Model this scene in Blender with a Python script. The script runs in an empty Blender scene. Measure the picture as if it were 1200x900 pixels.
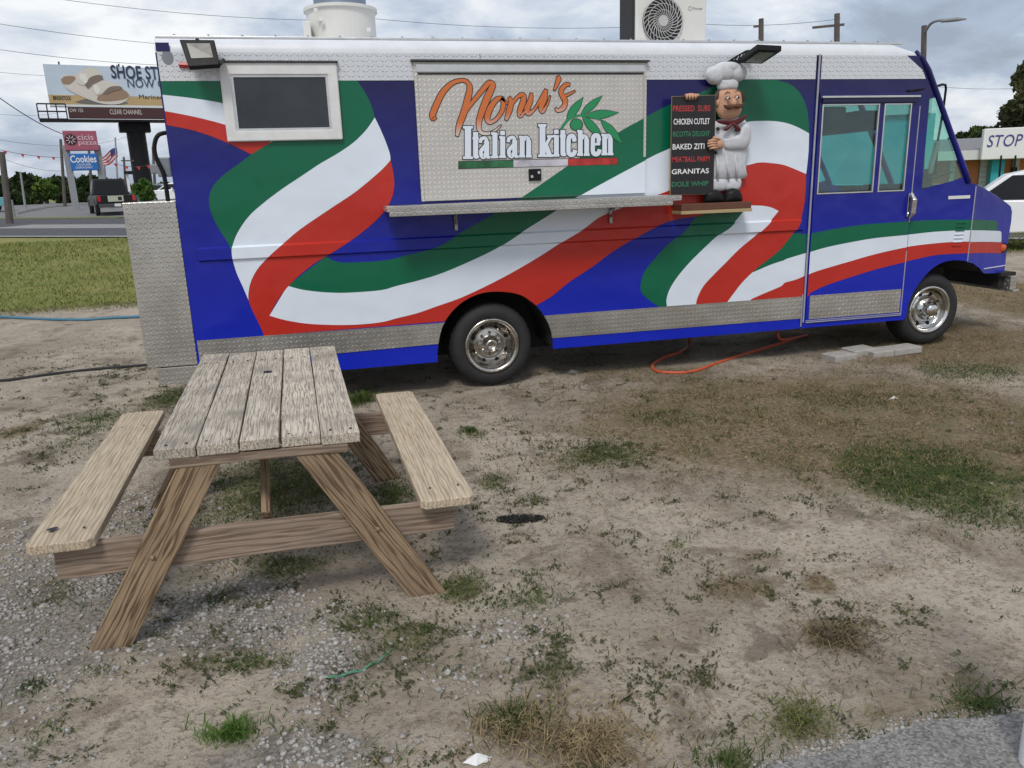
import bpy, bmesh, math, random
import numpy as np
from mathutils import Vector, Matrix
from mathutils.geometry import tessellate_polygon

random.seed(7); RNG = np.random.default_rng(7)
SC = bpy.context.scene
COL = SC.collection

# ------------------------------------------------------------------ camera
# world frame: X along the truck towards its front, Y away from the viewer, Z up, serving side of the truck at Y = 0
CF, CP, CR, CYAW = 903.5, 0.25434, -0.03343, 0.230265
CO = np.array([-1.3528, -6.4264, 1.7322])
def cam_basis():
    f0 = np.array([math.sin(CYAW), math.cos(CYAW), 0]); r0 = np.array([math.cos(CYAW), -math.sin(CYAW), 0]); u0 = np.array([0, 0, 1.])
    f = f0*math.cos(CP) - u0*math.sin(CP); u = u0*math.cos(CP) + f0*math.sin(CP)
    return r0*math.cos(CR) + u*math.sin(CR), u*math.cos(CR) - r0*math.sin(CR), f
CRT, CUP, CFW = cam_basis()
cam = bpy.data.cameras.new('camera'); cam.sensor_width = 36; cam.lens = CF/1200*36
cam.clip_start = 0.05; cam.clip_end = 3000
cam_o = bpy.data.objects.new('camera', cam); COL.objects.link(cam_o); SC.camera = cam_o
cam_o.matrix_world = Matrix(((CRT[0], CUP[0], -CFW[0], CO[0]), (CRT[1], CUP[1], -CFW[1], CO[1]), (CRT[2], CUP[2], -CFW[2], CO[2]), (0, 0, 0, 1)))

# ------------------------------------------------------------------ sky, sun, exposure
SUN_EL, SUN_AZ = math.radians(52), math.radians(205)      # azimuth clockwise from +Y
wd = bpy.data.worlds.new('World'); SC.world = wd; wd.use_nodes = True
def build_world():
    nt = wd.node_tree; N = nt.nodes; L = nt.links; N.clear()
    out = N.new('ShaderNodeOutputWorld'); bg = N.new('ShaderNodeBackground'); bg2 = N.new('ShaderNodeBackground'); mix = N.new('ShaderNodeMixShader')
    sky = N.new('ShaderNodeTexSky'); sky.sky_type = 'NISHITA'; sky.sun_disc = False
    sky.sun_elevation = SUN_EL; sky.sun_rotation = SUN_AZ; sky.air_density = 1.2; sky.dust_density = 2.0
    L.new(sky.outputs[0], bg.inputs[0]); bg.inputs[1].default_value = 0.07
    tc = N.new('ShaderNodeTexCoord'); sep = N.new('ShaderNodeSeparateXYZ'); L.new(tc.outputs['Generated'], sep.inputs[0])
    def m(op, a, b=None, c=None):
        n = N.new('ShaderNodeMath'); n.operation = op
        for i, v in enumerate((a, b, c)):
            if v is None: continue
            if isinstance(v, (int, float)): n.inputs[i].default_value = v
            else: L.new(v, n.inputs[i])
        return n.outputs[0]
    zz = m('ADD', m('MAXIMUM', sep.outputs[2], 0.0), 0.34)
    cx = m('DIVIDE', sep.outputs[0], zz); cy = m('DIVIDE', sep.outputs[1], zz)
    cmb = N.new('ShaderNodeCombineXYZ'); L.new(cx, cmb.inputs[0]); L.new(cy, cmb.inputs[1])
    def noise(scale, det, rough, off, dist=0.0):
        mp = N.new('ShaderNodeMapping'); mp.inputs[1].default_value = off; L.new(cmb.outputs[0], mp.inputs[0])
        n = N.new('ShaderNodeTexNoise'); n.inputs['Scale'].default_value = scale; n.inputs['Detail'].default_value = det
        n.inputs['Roughness'].default_value = rough; n.inputs['Distortion'].default_value = dist; L.new(mp.outputs[0], n.inputs[0])
        return n.outputs[0]
    n1 = noise(1.25, 7, 0.55, (3.1, 1.7, 0), 0.5); n2 = noise(3.6, 8, 0.6, (7.7, 2.2, 0), 0.4)
    v = m('ADD', m('MULTIPLY', n1, 0.62), m('MULTIPLY', n2, 0.38))
    rp = N.new('ShaderNodeValToRGB'); L.new(v, rp.inputs[0])
    e = rp.color_ramp.elements
    e[0].position = 0.36; e[0].color = (0.31, 0.36, 0.45, 1); e[1].position = 0.60; e[1].color = (0.90, 0.91, 0.92, 1)
    a = e.new(0.44); a.color = (0.40, 0.47, 0.59, 1); b = e.new(0.51); b.color = (0.62, 0.67, 0.75, 1)
    L.new(rp.outputs[0], bg2.inputs[0]); bg2.inputs[1].default_value = 0.90
    mix.inputs[0].default_value = 0.86
    L.new(bg.outputs[0], mix.inputs[1]); L.new(bg2.outputs[0], mix.inputs[2]); L.new(mix.outputs[0], out.inputs[0])
build_world(); wd.cycles.sampling_method = 'MANUAL'; wd.cycles.sample_map_resolution = 256
sl = bpy.data.lights.new('sun', 'SUN'); sl.energy = 1.5; sl.angle = math.radians(15); sl.color = (1.0, 0.96, 0.90)
so = bpy.data.objects.new('sun', sl); COL.objects.link(so)
sd = Vector((math.sin(SUN_AZ)*math.cos(SUN_EL), math.cos(SUN_AZ)*math.cos(SUN_EL), math.sin(SUN_EL)))
so.rotation_euler = sd.to_track_quat('Z', 'Y').to_euler(); so.location = (0, 0, 30)
vs = SC.view_settings; vs.view_transform = 'Standard'; vs.look = 'None'; vs.exposure = 0.38; vs.gamma = 1.0; vs.use_curve_mapping = False
cy = SC.cycles; cy.max_bounces = 5; cy.diffuse_bounces = 2; cy.glossy_bounces = 2; cy.transmission_bounces = 2; cy.transparent_max_bounces = 6; cy.volume_bounces = 0

# ------------------------------------------------------------------ measuring helpers (photo -> a known plane of the place)
def ray(px, py): return CFW + CRT*(px-600)/CF + CUP*(450-py)/CF
def S(px, py, Y=0.0):                       # point on the plane Y = const -> (X, Z)
    d = ray(px, py); t = (Y-CO[1])/d[1]; q = CO+d*t; return (q[0], q[2])
def SL(pts, Y=0.0): return [S(x, y, Y) for x, y in pts]
def crop(ox, oy, s): return lambda pts: [(ox+x*s, oy+y*s) for x, y in pts]
cA = crop(180, 80, .361); cB = crop(440, 180, .24436); cC = crop(620, 150, .28333); cD = crop(700, 0, .25); cE = crop(920, 200, .23333); cH = crop(480, 60, .23333)
cK = crop(770, 60, .21676)
_L = np.random.default_rng(3).random((64, 64))
def vnoise(x, y, s):
    x = np.asarray(x, float)*s + 100; y = np.asarray(y, float)*s + 100
    xi = np.floor(x).astype(int); yi = np.floor(y).astype(int); fx = x-xi; fy = y-yi
    fx = fx*fx*(3-2*fx); fy = fy*fy*(3-2*fy)
    g = lambda a, b: _L[a % 64, b % 64]
    return (g(xi, yi)*(1-fx)+g(xi+1, yi)*fx)*(1-fy)+(g(xi, yi+1)*(1-fx)+g(xi+1, yi+1)*fx)*fy
def ter(x, y, fine=True):
    x = np.asarray(x, float); y = np.asarray(y, float)
    w = np.clip(1-x/14, 0, 1)
    z = .022*(np.log1p(np.exp(np.clip((y-6)*1.0, -30, 60))))*(.25+.75*w)
    z = np.where(y > 66, np.maximum(z*0+.022*60*(.25+.75*w), 0), z)
    z = z - .03*np.exp(-(((x+1.7)/1.3)**2+((y+2.6)/1.5)**2)**2)
    if fine:
        near = np.exp(-(np.hypot(x-1, y+2)/14)**4)
        z = z + near*(.030*(vnoise(x, y, 1.1)-.5) + .020*(vnoise(x+9, y, 3.1)-.5) + .011*(vnoise(x, y+5, 8.)-.5))*.8
    return z
def gnd(px, py):
    d = ray(px, py); lo, hi = .5, 400.
    f = lambda t: (CO+d*t)[2]-float(ter((CO+d*t)[0], (CO+d*t)[1], False))
    for t in np.linspace(1, 300, 1200):
        if f(t) < 0: hi = t; lo = t-.26; break
    for _ in range(30):
        m = (lo+hi)/2
        if f(m) > 0: lo = m
        else: hi = m
    q = CO+d*hi; return (q[0], q[1], q[2])
class Plane:                                # a vertical plane at a given depth in front of the viewer
    def __init__(s, px, depth, turn=0.0):
        d = ray(px, 215); h = np.array([d[0], d[1]])/math.hypot(d[0], d[1])
        s.o = CO[:2]+h*depth; s.yaw = math.atan2(-h[0], h[1])+turn
        s.u = np.array([math.cos(s.yaw), math.sin(s.yaw)]); s.n = np.array([-math.sin(s.yaw), math.cos(s.yaw)])
        s.z0 = float(ter(s.o[0], s.o[1], False))
    def pt(s, px, py):                      # local (u, z above the ground at the base)
        d = ray(px, py); t = ((s.o-CO[:2])@s.n)/(d[:2]@s.n); q = CO+d*t
        return (float((q[:2]-s.o)@s.u), float(q[2]-s.z0))
    def pts(s, l): return [s.pt(*a) for a in l]

# ------------------------------------------------------------------ object helpers
def tag(o, label=None, cat=None, group=None, kind=None):
    if label: o['label'] = label
    if cat: o['category'] = cat
    if group: o['group'] = group
    if kind: o['kind'] = kind
    return o
def empty(name, label, cat, loc=(0, 0, 0), rz=0.0, group=None):
    o = bpy.data.objects.new(name, None); COL.objects.link(o); o.location = loc; o.rotation_euler = (0, 0, rz); o.empty_display_size = .2
    return tag(o, label, cat, group)
def link(name, me, mat=None, parent=None, smooth=False):
    o = bpy.data.objects.new(name, me); COL.objects.link(o)
    if mat is not None:
        me.materials.clear(); me.materials.append(mat)
    if parent is not None: o.parent = parent
    if smooth: me.polygons.foreach_set('use_smooth', [True]*len(me.polygons))
    return o
class MB:
    def __init__(s): s.v = []; s.f = []; s.comps = []
    def each(s, name, mat, parent=None, bevel=0, smooth=False):      # one object for every piece
        out = []
        for vs, fs in s.comps: out.append(MB().add(vs, fs).build(name, mat, parent, bevel, smooth))
        return out
    def add(s, vs, fs):
        s.comps.append((list(vs), list(fs))); b = len(s.v); s.v += [tuple(v) for v in vs]; s.f += [tuple(b+i for i in f) for f in fs]; return s
    def box(s, c, d, rot=None):
        hx, hy, hz = d[0]/2, d[1]/2, d[2]/2
        vs = [Vector((x, y, z)) for x in (-hx, hx) for y in (-hy, hy) for z in (-hz, hz)]
        if rot is not None: vs = [rot @ v for v in vs]
        vs = [v+Vector(c) for v in vs]
        return s.add(vs, [(0, 1, 3, 2), (4, 6, 7, 5), (0, 4, 5, 1), (2, 3, 7, 6), (0, 2, 6, 4), (1, 5, 7, 3)])
    def box2(s, a, b): return s.box([(a[i]+b[i])/2 for i in range(3)], [abs(b[i]-a[i]) for i in range(3)])
    def tube(s, pts, r, n=8, cap=True):
        pts = [Vector(p) for p in pts]; rs = r if isinstance(r, (list, tuple)) else [r]*len(pts)
        rings = []; up = None
        for i, p in enumerate(pts):
            t = (pts[min(i+1, len(pts)-1)]-pts[max(i-1, 0)]).normalized()
            if up is None: up = Vector((0, 0, 1)) if abs(t.z) < .9 else Vector((1, 0, 0))
            a = t.cross(up)
            if a.length < 1e-4: a = t.orthogonal()
            a.normalize(); b = a.cross(t).normalized(); up = b
            rings.append([p+(a*math.cos(k*2*math.pi/n)+b*math.sin(k*2*math.pi/n))*rs[i] for k in range(n)])
        fs = []
        for i in range(len(pts)-1):
            for k in range(n): fs.append((i*n+k, i*n+(k+1) % n, (i+1)*n+(k+1) % n, (i+1)*n+k))
        if cap: fs.append(tuple(range(n))[::-1]); fs.append(tuple(range((len(pts)-1)*n, len(pts)*n)))
        return s.add([v for rg in rings for v in rg], fs)
    def lathe(s, prof, n=32, c=(0, 0, 0), axis='Y'):   # prof: (radius, along)
        vs = []
        for r, h in prof:
            for k in range(n):
                a = 2*math.pi*k/n
                if axis == 'Y': p = (c[0]+r*math.cos(a), c[1]+h, c[2]+r*math.sin(a))
                elif axis == 'Z': p = (c[0]+r*math.cos(a), c[1]+r*math.sin(a), c[2]+h)
                else: p = (c[0]+h, c[1]+r*math.cos(a), c[2]+r*math.sin(a))
                vs.append(p)
        fs = []
        for i in range(len(prof)-1):
            for k in range(n): fs.append((i*n+k, i*n+(k+1) % n, (i+1)*n+(k+1) % n, (i+1)*n+k))
        return s.add(vs, fs)
    def bm(s):
        b = bmesh.new(); vv = [b.verts.new(v) for v in s.v]
        for f in s.f:
            try: b.faces.new([vv[i] for i in f])
            except ValueError: pass
        return b
    def build(s, name, mat, parent=None, bevel=0, smooth=False, seg=2, fixn=True):
        b = s.bm()
        bmesh.ops.remove_doubles(b, verts=b.verts, dist=1e-6)
        if fixn: bmesh.ops.recalc_face_normals(b, faces=b.faces)
        if bevel:
            es = [e for e in b.edges if len(e.link_faces) == 2 and e.calc_face_angle(0) > .5]
            bmesh.ops.bevel(b, geom=es, offset=bevel, segments=seg, affect='EDGES', profile=.5, clamp_overlap=True)
        me = bpy.data.meshes.new(name); b.to_mesh(me); b.free()
        o = link(name, me, mat, parent, smooth)
        return o
def cr(pts, n=6):                                 # Catmull-Rom through the points
    P = [np.array(p, float) for p in pts]; out = []
    for i in range(len(P)-1):
        p0 = P[max(i-1, 0)]; p1 = P[i]; p2 = P[i+1]; p3 = P[min(i+2, len(P)-1)]
        for k in range(n):
            t = k/n
            out.append(tuple(.5*((2*p1)+(-p0+p2)*t+(2*p0-5*p1+4*p2-p3)*t*t+(-p0+3*p1-3*p2+p3)*t**3)))
    out.append(tuple(P[-1])); return out
def dedupe(l, eps=1e-5):
    o = []
    for p in l:
        if not o or math.hypot(p[0]-o[-1][0], p[1]-o[-1][1]) > eps: o.append(p)
    if math.hypot(o[0][0]-o[-1][0], o[0][1]-o[-1][1]) < eps: o.pop()
    return o
def fill_bm(loops):                               # flat triangulated fill in the X-Z plane, holes allowed
    loops = [dedupe(l) for l in loops]
    tri = tessellate_polygon([[Vector((p[0], p[1], 0)) for p in l] for l in loops])
    fl = [p for l in loops for p in l]
    b = bmesh.new(); vs = [b.verts.new((p[0], 0, p[1])) for p in fl]
    for t in tri:
        try: b.faces.new([vs[i] for i in t])
        except ValueError: pass
    return b
def face_front(b):
    for f in b.faces:
        f.normal_update()
        if f.normal.y > 0: f.normal_flip()
def plate(name, loops, y, th, mat, parent=None, bevel=0, axis=None):   # extruded outline, front at y, back at y+th
    b = fill_bm(loops); face_front(b)
    for v in b.verts: v.co.y = y
    r = bmesh.ops.extrude_face_region(b, geom=list(b.faces))
    for g in r['geom']:
        if isinstance(g, bmesh.types.BMVert): g.co.y = y+th
    bmesh.ops.recalc_face_normals(b, faces=b.faces)
    if bevel:
        es = [e for e in b.edges if len(e.link_faces) == 2 and e.calc_face_angle(0) > .8]
        bmesh.ops.bevel(b, geom=es, offset=bevel, segments=2, affect='EDGES', clamp_overlap=True)
    me = bpy.data.meshes.new(name); b.to_mesh(me); b.free()
    return link(name, me, mat, parent)
def sheet(name, loops, y, mat, parent=None, zl=(), xl=(), fn=None, xmin=None, xmax=None, zmin=None, zmax=None):
    b = fill_bm(loops)
    def cut(co, no, clear=False):
        bmesh.ops.bisect_plane(b, geom=list(b.verts)+list(b.edges)+list(b.faces), plane_co=co, plane_no=no, clear_outer=clear, dist=1e-6)
    if xmin is not None: cut((xmin, 0, 0), (-1, 0, 0), True)
    if xmax is not None: cut((xmax, 0, 0), (1, 0, 0), True)
    if zmin is not None: cut((0, 0, zmin), (0, 0, -1), True)
    if zmax is not None: cut((0, 0, zmax), (0, 0, 1), True)
    for z in zl: cut((0, 0, z), (0, 0, 1))
    for x in xl: cut((x, 0, 0), (1, 0, 0))
    if not b.faces: b.free(); return None
    face_front(b)
    for v in b.verts: v.co.y = y+(fn(v.co.x, v.co.z) if fn else 0)
    me = bpy.data.meshes.new(name); b.to_mesh(me); b.free()
    return link(name, me, mat, parent)
def dome(name, poly, yb, dep, mat, parent, n=5, edge=.25):              # a rounded relief with the given outline
    poly = dedupe(poly); cx = sum(p[0] for p in poly)/len(poly); cz = sum(p[1] for p in poly)/len(poly)
    m = MB(); N = len(poly); vs = [(p[0], yb, p[1]) for p in poly]; fs = [tuple(range(N))]
    for k in range(n+1):
        a = k/n*math.pi/2; s = edge*0+math.cos(a)**.7 if k < n else 0.02; d = dep*math.sin(a)
        vs += [(cx+(p[0]-cx)*max(s, .02), yb-d-.002, cz+(p[1]-cz)*max(s, .02)) for p in poly]
        fs += [(k*N+i, k*N+(i+1) % N, (k+1)*N+(i+1) % N, (k+1)*N+i) for i in range(N)]
    fs.append(tuple(range((n+1)*N, (n+2)*N)))
    return m.add(vs, fs).build(name, mat, parent, smooth=True)
def ell(cx, cy, rx, ry, n=24, rot=0): return [(cx+rx*math.cos(t)*math.cos(rot)-ry*math.sin(t)*math.sin(rot), cy+rx*math.cos(t)*math.sin(rot)+ry*math.sin(t)*math.cos(rot)) for t in [2*math.pi*i/n for i in range(n)]]
def text(name, body, x0, x1, z0, z1, y, mat, parent, bold=0.0, shear=0.0):     # lettering fitted to a box in the X-Z plane
    cu = bpy.data.curves.new(name, 'FONT'); cu.body = body; cu.size = 1; cu.offset = bold; cu.shear = shear; cu.resolution_u = 3
    t = bpy.data.objects.new(name, cu); COL.objects.link(t)
    dg = bpy.context.evaluated_depsgraph_get(); me = bpy.data.meshes.new_from_object(t.evaluated_get(dg))
    bpy.data.objects.remove(t); bpy.data.curves.remove(cu)
    n = len(me.vertices); co = np.empty(n*3); me.vertices.foreach_get('co', co); co = co.reshape(-1, 3)
    a = co.min(0); c = co.max(0); o2 = np.zeros_like(co)
    o2[:, 0] = x0+(co[:, 0]-a[0])/(c[0]-a[0])*(x1-x0); o2[:, 2] = z0+(co[:, 1]-a[1])/(c[1]-a[1])*(z1-z0); o2[:, 1] = y
    me.vertices.foreach_set('co', o2.ravel()); me.update(); me.name = name
    return link(name, me, mat, parent)
def strokes(name, sts, y, mat, parent, extra=0.0, dy=.0003, cap=True):          # sts: list of (points, widths) in metres
    m = MB()
    for k, (pts, ws) in enumerate(sts):
        p = [np.array(a) for a in pts]; n = len(p); L = []; R = []
        for i in range(n):
            t = p[min(i+1, n-1)]-p[max(i-1, 0)]; t = t/(np.hypot(*t)+1e-9); nn = np.array([-t[1], t[0]]); h = ws[i]/2+extra
            a = p[i]
            if i == 0: a = a-t*extra
            if i == n-1: a = a+t*extra
            L.append(a+nn*h); R.append(a-nn*h)
        yy = y-k*dy
        m.add([(a[0], yy, a[1]) for a in L]+[(a[0], yy, a[1]) for a in R], [(i, i+1, n+i+1, n+i) for i in range(n-1)])
    return m.build(name, mat, parent)
def copy_tree(o, parent=None):
    c = o.copy(); COL.objects.link(c); c.parent = parent
    for ch in o.children: copy_tree(ch, c)
    return c

# ------------------------------------------------------------------ materials
MATS = {}
def mat(name, col, rough=.5, metal=0.0, coat=0.0, var=0.0, vscale=8, bump=0.0, bscale=40, spec=.5, stretch=None):
    if name in MATS: return MATS[name]
    m = bpy.data.materials.new(name); m.use_nodes = True; nt = m.node_tree; N = nt.nodes; L = nt.links; b = N['Principled BSDF']
    b.inputs['Base Color'].default_value = (*col, 1); b.inputs['Roughness'].default_value = rough; b.inputs['Metallic'].default_value = metal
    b.inputs['Coat Weight'].default_value = coat; b.inputs['Coat Roughness'].default_value = .12; b.inputs['Specular IOR Level'].default_value = spec
    tc = N.new('ShaderNodeTexCoord')
    src = tc.outputs['Object']
    if stretch:
        mp = N.new('ShaderNodeMapping'); mp.inputs[3].default_value = stretch; L.new(src, mp.inputs[0]); src = mp.outputs[0]
    if var:
        n = N.new('ShaderNodeTexNoise'); n.inputs['Scale'].default_value = vscale; n.inputs['Detail'].default_value = 5; n.inputs['Roughness'].default_value = .65; L.new(src, n.inputs[0])
        r = N.new('ShaderNodeValToRGB'); L.new(n.outputs[0], r.inputs[0])
        r.color_ramp.elements[0].position = .3; r.color_ramp.elements[1].position = .7
        r.color_ramp.elements[0].color = (*[max(0, c*(1-var)) for c in col], 1); r.color_ramp.elements[1].color = (*[min(1, c*(1+var*.7)) for c in col], 1)
        L.new(r.outputs[0], b.inputs['Base Color'])
        mr = N.new('ShaderNodeMapRange'); L.new(n.outputs[0], mr.inputs[0]); mr.inputs[3].default_value = max(0, rough-.12); mr.inputs[4].default_value = min(1, rough+.12); L.new(mr.outputs[0], b.inputs['Roughness'])
    if bump:
        n = N.new('ShaderNodeTexNoise'); n.inputs['Scale'].default_value = bscale; n.inputs['Detail'].default_value = 5; L.new(src, n.inputs[0])
        bp = N.new('ShaderNodeBump'); bp.inputs['Strength'].default_value = bump; bp.inputs['Distance'].default_value = .01; L.new(n.outputs[0], bp.inputs['Height']); L.new(bp.outputs[0], b.inputs['Normal'])
    MATS[name] = m; return m
def diamond(name, col, rough, metal, s=.026, strength=.6, var=.12, tint=None):   # tread plate: raised lozenges of alternating direction
    m = mat(name, col, rough, metal, var=var, vscale=3.0); nt = m.node_tree; N = nt.nodes; L = nt.links; b = N['Principled BSDF']
    tc = N.new('ShaderNodeTexCoord'); sp = N.new('ShaderNodeSeparateXYZ'); L.new(tc.outputs['Object'], sp.inputs[0])
    def M(op, a, b_=None):
        n = N.new('ShaderNodeMath'); n.operation = op
        for i, v in enumerate((a, b_)):
            if v is None: continue
            if isinstance(v, (int, float)): n.inputs[i].default_value = v
            else: L.new(v, n.inputs[i])
        return n.outputs[0]
    hx = M('ADD', sp.outputs[0], M('MULTIPLY', sp.outputs[1], 1.0))
    u = M('DIVIDE', hx, s); v = M('DIVIDE', sp.outputs[2], s)
    fu = M('FLOOR', u); fv = M('FLOOR', v); par = M('FLOORED_MODULO', M('ADD', fu, fv), 2.0)
    lu = M('SUBTRACT', M('SUBTRACT', u, fu), .5); lv = M('SUBTRACT', M('SUBTRACT', v, fv), .5)
    a = M('ADD', lu, lv); c = M('SUBTRACT', lu, lv)
    ipar = M('SUBTRACT', 1.0, par)
    p = M('ADD', M('MULTIPLY', a, par), M('MULTIPLY', c, ipar)); q = M('ADD', M('MULTIPLY', c, par), M('MULTIPLY', a, ipar))
    e = M('ADD', M('POWER', M('ABSOLUTE', M('DIVIDE', p, .66)), 2.0), M('POWER', M('ABSOLUTE', M('DIVIDE', q, .20)), 2.0))
    h = N.new('ShaderNodeMapRange'); h.interpolation_type = 'SMOOTHSTEP'; L.new(e, h.inputs[0]); h.inputs[1].default_value = 1.0; h.inputs[2].default_value = .15; h.inputs[3].default_value = 0; h.inputs[4].default_value = 1
    src = b.inputs['Base Color'].links[0].from_socket; wr = N.new('ShaderNodeMapRange'); L.new(h.outputs[0], wr.inputs[0]); wr.inputs[3].default_value = .90; wr.inputs[4].default_value = 1.22
    vm = N.new('ShaderNodeVectorMath'); vm.operation = 'SCALE'; L.new(src, vm.inputs[0]); L.new(wr.outputs[0], vm.inputs['Scale']); L.new(vm.outputs[0], b.inputs['Base Color'])
    bp = N.new('ShaderNodeBump'); bp.inputs['Strength'].default_value = strength; bp.inputs['Distance'].default_value = .010; L.new(h.outputs[0], bp.inputs['Height']); L.new(bp.outputs[0], b.inputs['Normal'])
    return m
def wood(name, c0, c1, c2, scale=9., dist=5., fib=.5, rough=.85, dark=.35):
    m = bpy.data.materials.new(name); m.use_nodes = True; nt = m.node_tree; N = nt.nodes; L = nt.links; b = N['Principled BSDF']; b.inputs['Roughness'].default_value = rough
    b.inputs['Specular IOR Level'].default_value = .25
    tc = N.new('ShaderNodeTexCoord'); oi = N.new('ShaderNodeObjectInfo')
    ad = N.new('ShaderNodeVectorMath'); ad.operation = 'MULTIPLY_ADD'; cm = N.new('ShaderNodeCombineXYZ'); 
    for i in range(3): L.new(oi.outputs['Random'], cm.inputs[i])
    L.new(cm.outputs[0], ad.inputs[0]); ad.inputs[1].default_value = (17, 5, 9); L.new(tc.outputs['Object'], ad.inputs[2])
    mp = N.new('ShaderNodeMapping'); mp.inputs[3].default_value = (.075, 1, 1); L.new(ad.outputs[0], mp.inputs[0])
    wv = N.new('ShaderNodeTexWave'); wv.wave_type = 'BANDS'; wv.bands_direction = 'Y'; wv.inputs['Scale'].default_value = scale; wv.inputs['Distortion'].default_value = dist; wv.inputs['Detail'].default_value = 2.0; wv.inputs['Detail Scale'].default_value = 3.2; wv.inputs['Detail Roughness'].default_value = .5; wv.inputs['Phase Offset'].default_value = 1.0
    L.new(mp.outputs[0], wv.inputs[0])
    m2 = N.new('ShaderNodeMapping'); m2.inputs[3].default_value = (.06, 1, 1); L.new(ad.outputs[0], m2.inputs[0])
    fn = N.new('ShaderNodeTexNoise'); fn.inputs['Scale'].default_value = 130; fn.inputs['Detail'].default_value = 3; L.new(m2.outputs[0], fn.inputs[0])
    bn = N.new('ShaderNodeTexNoise'); bn.inputs['Scale'].default_value = 5; bn.inputs['Detail'].default_value = 4; L.new(ad.outputs[0], bn.inputs[0])
    r = N.new('ShaderNodeValToRGB'); L.new(wv.outputs['Fac'], r.inputs[0]); e = r.color_ramp.elements
    e[0].position = .0; e[0].color = (*c0, 1); e[1].position = 1; e[1].color = (*c1, 1); k = e.new(.38); k.color = (*[a*.3+b_*.7 for a, b_ in zip(c0, c1)], 1)
    mx = N.new('ShaderNodeMix'); mx.data_type = 'RGBA'; mx.blend_type = 'MULTIPLY'; mx.inputs[0].default_value = fib; hv = N.new('ShaderNodeMapRange'); L.new(oi.outputs['Random'], hv.inputs[0]); hv.inputs[3].default_value = .86; hv.inputs[4].default_value = 1.10
    fr = N.new('ShaderNodeMapRange'); L.new(fn.outputs[0], fr.inputs[0]); fr.inputs[1].default_value = .3; fr.inputs[2].default_value = .62; fr.inputs[3].default_value = .45; fr.inputs[4].default_value = 1.1
    L.new(r.outputs[0], mx.inputs[6]); L.new(fr.outputs[0], mx.inputs[7])
    mx2 = N.new('ShaderNodeMix'); mx2.data_type = 'RGBA'; L.new(mx.outputs[2], mx2.inputs[6]); mx2.inputs[7].default_value = (*c2, 1)
    br = N.new('ShaderNodeMapRange'); L.new(bn.outputs[0], br.inputs[0]); br.inputs[1].default_value = .45; br.inputs[2].default_value = .75; br.inputs[3].default_value = 0; br.inputs[4].default_value = dark*1.8
    L.new(br.outputs[0], mx2.inputs[0])
    # knots
    m3 = N.new('ShaderNodeMapping'); m3.inputs[3].default_value = (1.6, 3.4, .5); L.new(ad.outputs[0], m3.inputs[0])
    vo = N.new('ShaderNodeTexVoronoi'); vo.inputs['Scale'].default_value = 1.1; L.new(m3.outputs[0], vo.inputs[0])
    kr = N.new('ShaderNodeMapRange'); kr.interpolation_type = 'SMOOTHSTEP'; L.new(vo.outputs['Distance'], kr.inputs[0]); kr.inputs[1].default_value = .10; kr.inputs[2].default_value = .03; kr.inputs[3].default_value = 0; kr.inputs[4].default_value = .75
    mx3 = N.new('ShaderNodeMix'); mx3.data_type = 'RGBA'; L.new(kr.outputs[0], mx3.inputs[0]); L.new(mx2.outputs[2], mx3.inputs[6]); mx3.inputs[7].default_value = (*[c*.35 for c in c0], 1)
    vm = N.new('ShaderNodeVectorMath'); vm.operation = 'SCALE'; L.new(mx3.outputs[2], vm.inputs[0]); L.new(hv.outputs[0], vm.inputs['Scale']); L.new(vm.outputs[0], b.inputs['Base Color'])
    ah = N.new('ShaderNodeMath'); ah.operation = 'ADD'; L.new(wv.outputs['Fac'], ah.inputs[0]); L.new(fn.outputs[0], ah.inputs[1])
    bp = N.new('ShaderNodeBump'); bp.inputs['Strength'].default_value = .3; bp.inputs['Distance'].default_value = .003; L.new(ah.outputs[0], bp.inputs['Height']); L.new(bp.outputs[0], b.inputs['Normal'])
    return m
def glass(name, tint, rough=.02):
    m = bpy.data.materials.new(name); m.use_nodes = True; nt = m.node_tree; N = nt.nodes; L = nt.links; N.clear()
    o = N.new('ShaderNodeOutputMaterial'); t = N.new('ShaderNodeBsdfTransparent'); g = N.new('ShaderNodeBsdfGlossy'); mx = N.new('ShaderNodeMixShader'); lw = N.new('ShaderNodeLayerWeight'); pw = N.new('ShaderNodeMath'); pw.operation = 'POWER'; pw.inputs[1].default_value = 4.0; ma = N.new('ShaderNodeMath'); ma.operation = 'MULTIPLY_ADD'; ma.inputs[1].default_value = .9; ma.inputs[2].default_value = .08
    t.inputs[0].default_value = (*tint, 1); g.inputs['Roughness'].default_value = rough; lw.inputs[0].default_value = .5
    L.new(lw.outputs['Facing'], pw.inputs[0]); L.new(pw.outputs[0], ma.inputs[0]); L.new(ma.outputs[0], mx.inputs[0]); L.new(t.outputs[0], mx.inputs[1]); L.new(g.outputs[0], mx.inputs[2]); L.new(mx.outputs[0], o.inputs[0]); return m
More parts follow.
